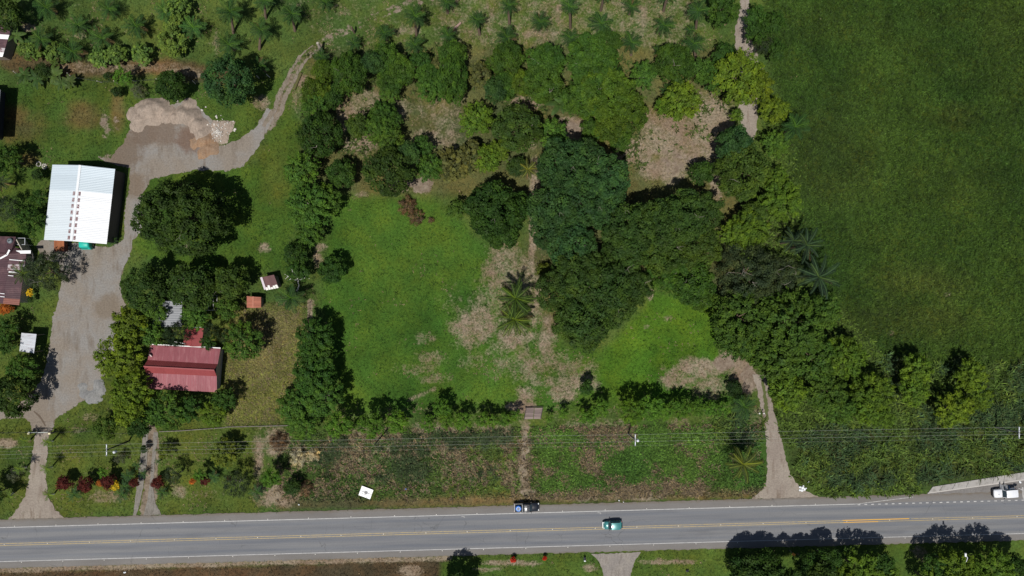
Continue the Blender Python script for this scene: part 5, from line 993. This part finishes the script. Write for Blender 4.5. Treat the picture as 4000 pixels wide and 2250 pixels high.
for x, y, r, c, l in ((83, 150, 38, (.075, .12, .03), 'banana plant with pale leaves beside the striped barn'), (119, 302, 34, (.05, .09, .02), 'leftmost banana plant below the crooked fence'), (171, 318, 40, (.05, .095, .025), 'second banana plant from left below the crooked fence'), (235, 305, 38, (.085, .125, .03), 'pale third banana plant from left below the crooked fence'), (262, 335, 30, (.07, .11, .03), 'lowest banana plant in the row below the crooked fence'), (296, 328, 30, (.08, .11, .03), 'rightmost banana plant below the crooked fence'), (2184, 414, 52, (.06, .105, .025), 'large banana plant below the tall fine-leaved trees'), (1500, 446, 44, (.05, .1, .02), 'banana plant left of the mid clearing'), (1520, 462, 30, (.05, .1, .02), 'small banana plant hugging the larger one left of the mid clearing')):
    e = empty('banana_plant', P(x, y, 0), 0, l, 'banana plant', 'banana plants'); h = 1.9; obj('stem', BS, e, (0, 0, 0), (0, 0, 0), (1, 1, h))
    for i in range(9):
        s = r * S * random.uniform(.85, 1.2) / .9; o = obj('leaf', BL_, e, (0, 0, h * .93), (random.uniform(-.3, .3), random.uniform(-.25, .1), i * 2.4 + random.uniform(-.3, .3)), (s, s, s)); k = random.uniform(.8, 1.3); o.color = (c[0] * k, c[1] * k, c[2] * k, 1)

# ================================================================ GRASS AND WEEDS (nobody could count them)
HARD = [YARD, DRIVE_L, DRIVE_R, TRACK_T, DRIVE_B, list(CONC[0]), list(CONC[1]), [(-50, 920), (70, 925), (110, 985), (80, 1195), (-50, 1195)], [(1395, 1905), (1415, 1885), (1475, 1915), (1455, 1955)], [(2040, 1590), (2130, 1590), (2120, 1640), (2045, 1640)], [(3560, 1940), (3640, 1890), (4300, 1800), (4300, 1960)]]
def clear(x, y):
    ok = (y < ROADY(x) - 97) | (y > ROADY(x) + 94)
    for h_ in HARD: ok &= sdist(x, y, h_) > 2
    return ok
def tufts(name, label, cat, n, box, dens, blades, L, W, spread, colf, seed, lift=.0):
    """n candidate points in box (photo plan), kept with probability dens(x,y); each a tuft of narrow leaves"""
    rg = np.random.default_rng(seed); x = rg.uniform(box[0], box[2], n); y = rg.uniform(box[1], box[3], n); k = (rg.random(n) < dens(x, y)); x, y = x[k], y[k]; k = clear(x, y); x, y = x[k], y[k]
    m = len(x); c = colf(x, y, rg); i = np.repeat(np.arange(m), blades); N = len(i); a = rg.uniform(0, 6.283, N); l = L * rg.uniform(.55, 1.35, N) * np.repeat(rg.uniform(.7, 1.3, m), blades); sp = np.clip(rg.normal(spread, .25, N), .1, 1.45)
    o = np.stack([(x[i] - 2000) * S, (1125 - y[i]) * S, np.full(N, -.05 + lift)], 1) + np.concatenate([rg.normal(0, L * .15, (N, 2)), np.zeros((N, 1))], 1)
    d = np.stack([np.cos(a), np.sin(a), a * 0], 1); b = np.stack([-np.sin(a), np.cos(a), a * 0], 1); w = (W * rg.uniform(.6, 1.3, N))[:, None]
    hor = (l * np.sin(sp))[:, None]; ver = l * np.cos(sp); up = np.zeros((N, 3)); up[:, 2] = ver
    mid = o + d * hor * .5 + up * .75; tip = o + d * hor + up * .8
    V = np.stack([o + b * w * .3, o - b * w * .3, mid - b * w, tip, mid + b * w], 1).reshape(-1, 3); q = np.arange(N)[:, None] * 5
    F = np.concatenate([q + np.array([[0, 1, 2, 4]]), q + np.array([[4, 2, 3, 3]])]);
    me = bpy.data.meshes.new(name); me.vertices.add(len(V)); me.vertices.foreach_set('co', V.astype(np.float32).ravel())
    f4 = q + np.array([[0, 1, 2, 4]]); f3 = q + np.array([[4, 2, 3]]); lv = np.concatenate([f4, f3], 1).ravel(); me.loops.add(len(lv)); me.loops.foreach_set('vertex_index', lv.astype(np.int32)); me.polygons.add(2 * N)
    ls = np.stack([np.arange(N) * 7, np.arange(N) * 7 + 4], 1).ravel().astype(np.int32); me.polygons.foreach_set('loop_start', ls)
    cc = np.concatenate([c[i] * rg.uniform(.75, 1.25, (N, 1)), np.ones((N, 1))], 1); ca = me.attributes.new('col', 'FLOAT_COLOR', 'FACE'); ca.data.foreach_set('color', np.repeat(cc, 2, 0).astype(np.float32).ravel())
    va = me.attributes.new('v', 'FLOAT', 'FACE'); va.data.foreach_set('value', np.repeat(rg.random(N), 2).astype(np.float32)); me.update(calc_edges=True); me.materials.append(GRASS)
    return tag(obj(name, me), label, cat, None, 'stuff')
TAN = np.array((.27, .21, .135))
def gcol(mul=1.25, dm=1.0):
    def f(x, y, rg):
        z = zone(x, y) * mul * (1 + 1.9 * (vnoise(x, y, 16, 15, 3) - .5)[:, None]).clip(.3, 2.2); d = np.clip((vnoise(x, y, 60, 4, 4) - .5) * 2.2 + dry(x, y) * 1.5 * dm - .35, 0, 1); d = (d > rg.random(len(x)) * .9 + .1)[:, None]
        return np.where(d, TAN * rg.uniform(.6, 1.15, (len(x), 1)), z)
    return f
soilfree = lambda x, y: 1 - np.clip(soil(x, y) * 1.3, 0, .95)
tufts('meadow_grass', 'short green meadow grass over pasture, gardens and palm plantation', 'grass', 110000, (-250, -150, 3150, 2400), lambda x, y: soilfree(x, y) * (1 - .45 * np.clip(dry(x, y), 0, 1)), 4, .30, .035, .95, gcol(1.25), 21)
tufts('crop_grass', 'dense dark grass of the large field on the right', 'grass', 60000, (2980, -150, 4250, 1650), lambda x, y: m_poly(x, y, [(2960, -300), (6000, -300), (6000, 1640), (3500, 1600), (3200, 1150), (3080, 800), (3030, 400)], 20), 4, .55, .06, .95, lambda x, y, rg: zone(x, y) * (1.25 + 1.9 * (vnoise(x, y, 9, 6, 3) - .5)[:, None]).clip(.25, 3), 22)
verge = lambda x, y: m_poly(x, y, [(1090, 1690), (2960, 1660), (2975, 1930), (1090, 1962)], 14)
tufts('verge_weeds', 'tangled green weeds on the verge between hedge and road', 'weeds', 26000, (1080, 1650, 3000, 1970), lambda x, y: verge(x, y) * soilfree(x, y) * (.3 + .7 * m_poly(x, y, [(2090, 1640), (2990, 1640), (2990, 1945), (2090, 1960)], 30)), 6, .62, .075, .95, lambda x, y, rg: np.where((rg.random(len(x)) * .55 < .04 + dry(x, y) * .75 + (vnoise(x, y, 45, 33, 3) - .55) * 1.3)[:, None], TAN * rg.uniform(.25, .85, (len(x), 1)), zone(x, y) * rg.uniform(.6, 2.1, (len(x), 1))), 23)
tufts('verge_tussocks', 'dark bluish grass tussocks on the verge above the white board', 'grass', 1500, (1080, 1680, 2010, 1900), lambda x, y: np.clip(vnoise(x, y, 110, 8, 3) * 3.2 - 1.2, 0, 1) * m_poly(x, y, [(1180, 1690), (2010, 1690), (2010, 1860), (1250, 1880)], 20), 26, 1.15, .045, .95, lambda x, y, rg: np.array((.036, .056, .024)) * rg.uniform(.6, 1.9, (len(x), 1)), 24)
canem = lambda x, y: np.maximum(m_poly(x, y, [(3070, 1680), (3560, 1640), (4300, 1560), (4300, 1790), (3680, 1870), (3350, 1900), (3130, 1850)], 20), np.maximum(m_poly(x, y, [(3450, 1400), (4300, 1450), (4300, 1660), (3450, 1680)], 25) * .8, m_blob(x, y, 2870, 1690, 85, 60)))
tufts('cane_grass', 'tall arching cane grass on the right verge and below the crop field', 'grass', 5200, (2760, 1380, 4280, 1930), lambda x, y: canem(x, y) * (.45 + .55 * (vnoise(x, y, 60, 12) > .42)), 16, 1.35, .085, .95, lambda x, y, rg: np.where((vnoise(x, y, 90, 31, 3) > .5)[:, None], np.array((.036, .068, .026)), np.array((.058, .098, .020))) * rg.uniform(.4, 1.7, (len(x), 1)) + np.array((.02, .012, 0)) * (rg.random((len(x), 1)) < .25), 25)
under = lambda x, y: np.maximum(m_poly(x, y, [(3000, 1120), (3220, 1140), (3480, 1420), (3560, 1660), (3050, 1690), (2990, 1450)], 20), m_poly(x, y, [(2940, 540), (3060, 420), (3150, 1000), (2900, 1150)], 20) * .7)
tufts('thicket_undergrowth', 'leafy green undergrowth between the trees along the crop field', 'undergrowth', 16000, (2850, 380, 3600, 1950), lambda x, y: np.maximum(under(x, y), .9 * m_poly(x, y, [(3080, 1860), (3240, 1900), (3620, 1880), (3640, 1930), (3230, 1942)], 10)), 7, .75, .11, 1.05, lambda x, y, rg: np.array((.060, .100, .017)) * rg.uniform(.45, 1.6, (len(x), 1)), 26)
tufts('plantation_scrub', 'loose scrub and ground plants between the upper trees', 'undergrowth', 11000, (1180, 150, 2880, 760), lambda x, y: np.clip(vnoise(x, y, 60, 14, 3) * 3.2 - 1.35, 0, 1) * np.maximum(.7 * np.maximum(m_blob(x, y, 2540, 500, 110, 60), np.maximum(m_blob(x, y, 2730, 530, 60, 70), m_blob(x, y, 2480, 600, 70, 60))), m_poly(x, y, [(1200, 190), (2860, 190), (2870, 420), (2500, 560), (2300, 500), (1700, 380), (1300, 700), (1190, 600)], 25)), 7, .6, .10, 1.0, lambda x, y, rg: np.array((.050, .078, .018)) * rg.uniform(.5, 1.5, (len(x), 1)), 27)
tufts('dry_orchard_grass', 'dry yellowish grass in the plot right of the red house', 'grass', 9000, (860, 1180, 1220, 1680), lambda x, y: m_poly(x, y, [(920, 1190), (1190, 1180), (1200, 1400), (1120, 1560), (1090, 1660), (880, 1664), (880, 1400), (900, 1290)], 12), 6, .45, .04, .95, lambda x, y, rg: np.where(rg.random((len(x), 1)) < .22, TAN * .7, zone(x, y) * rg.uniform(.8, 1.9, (len(x), 1))), 28)
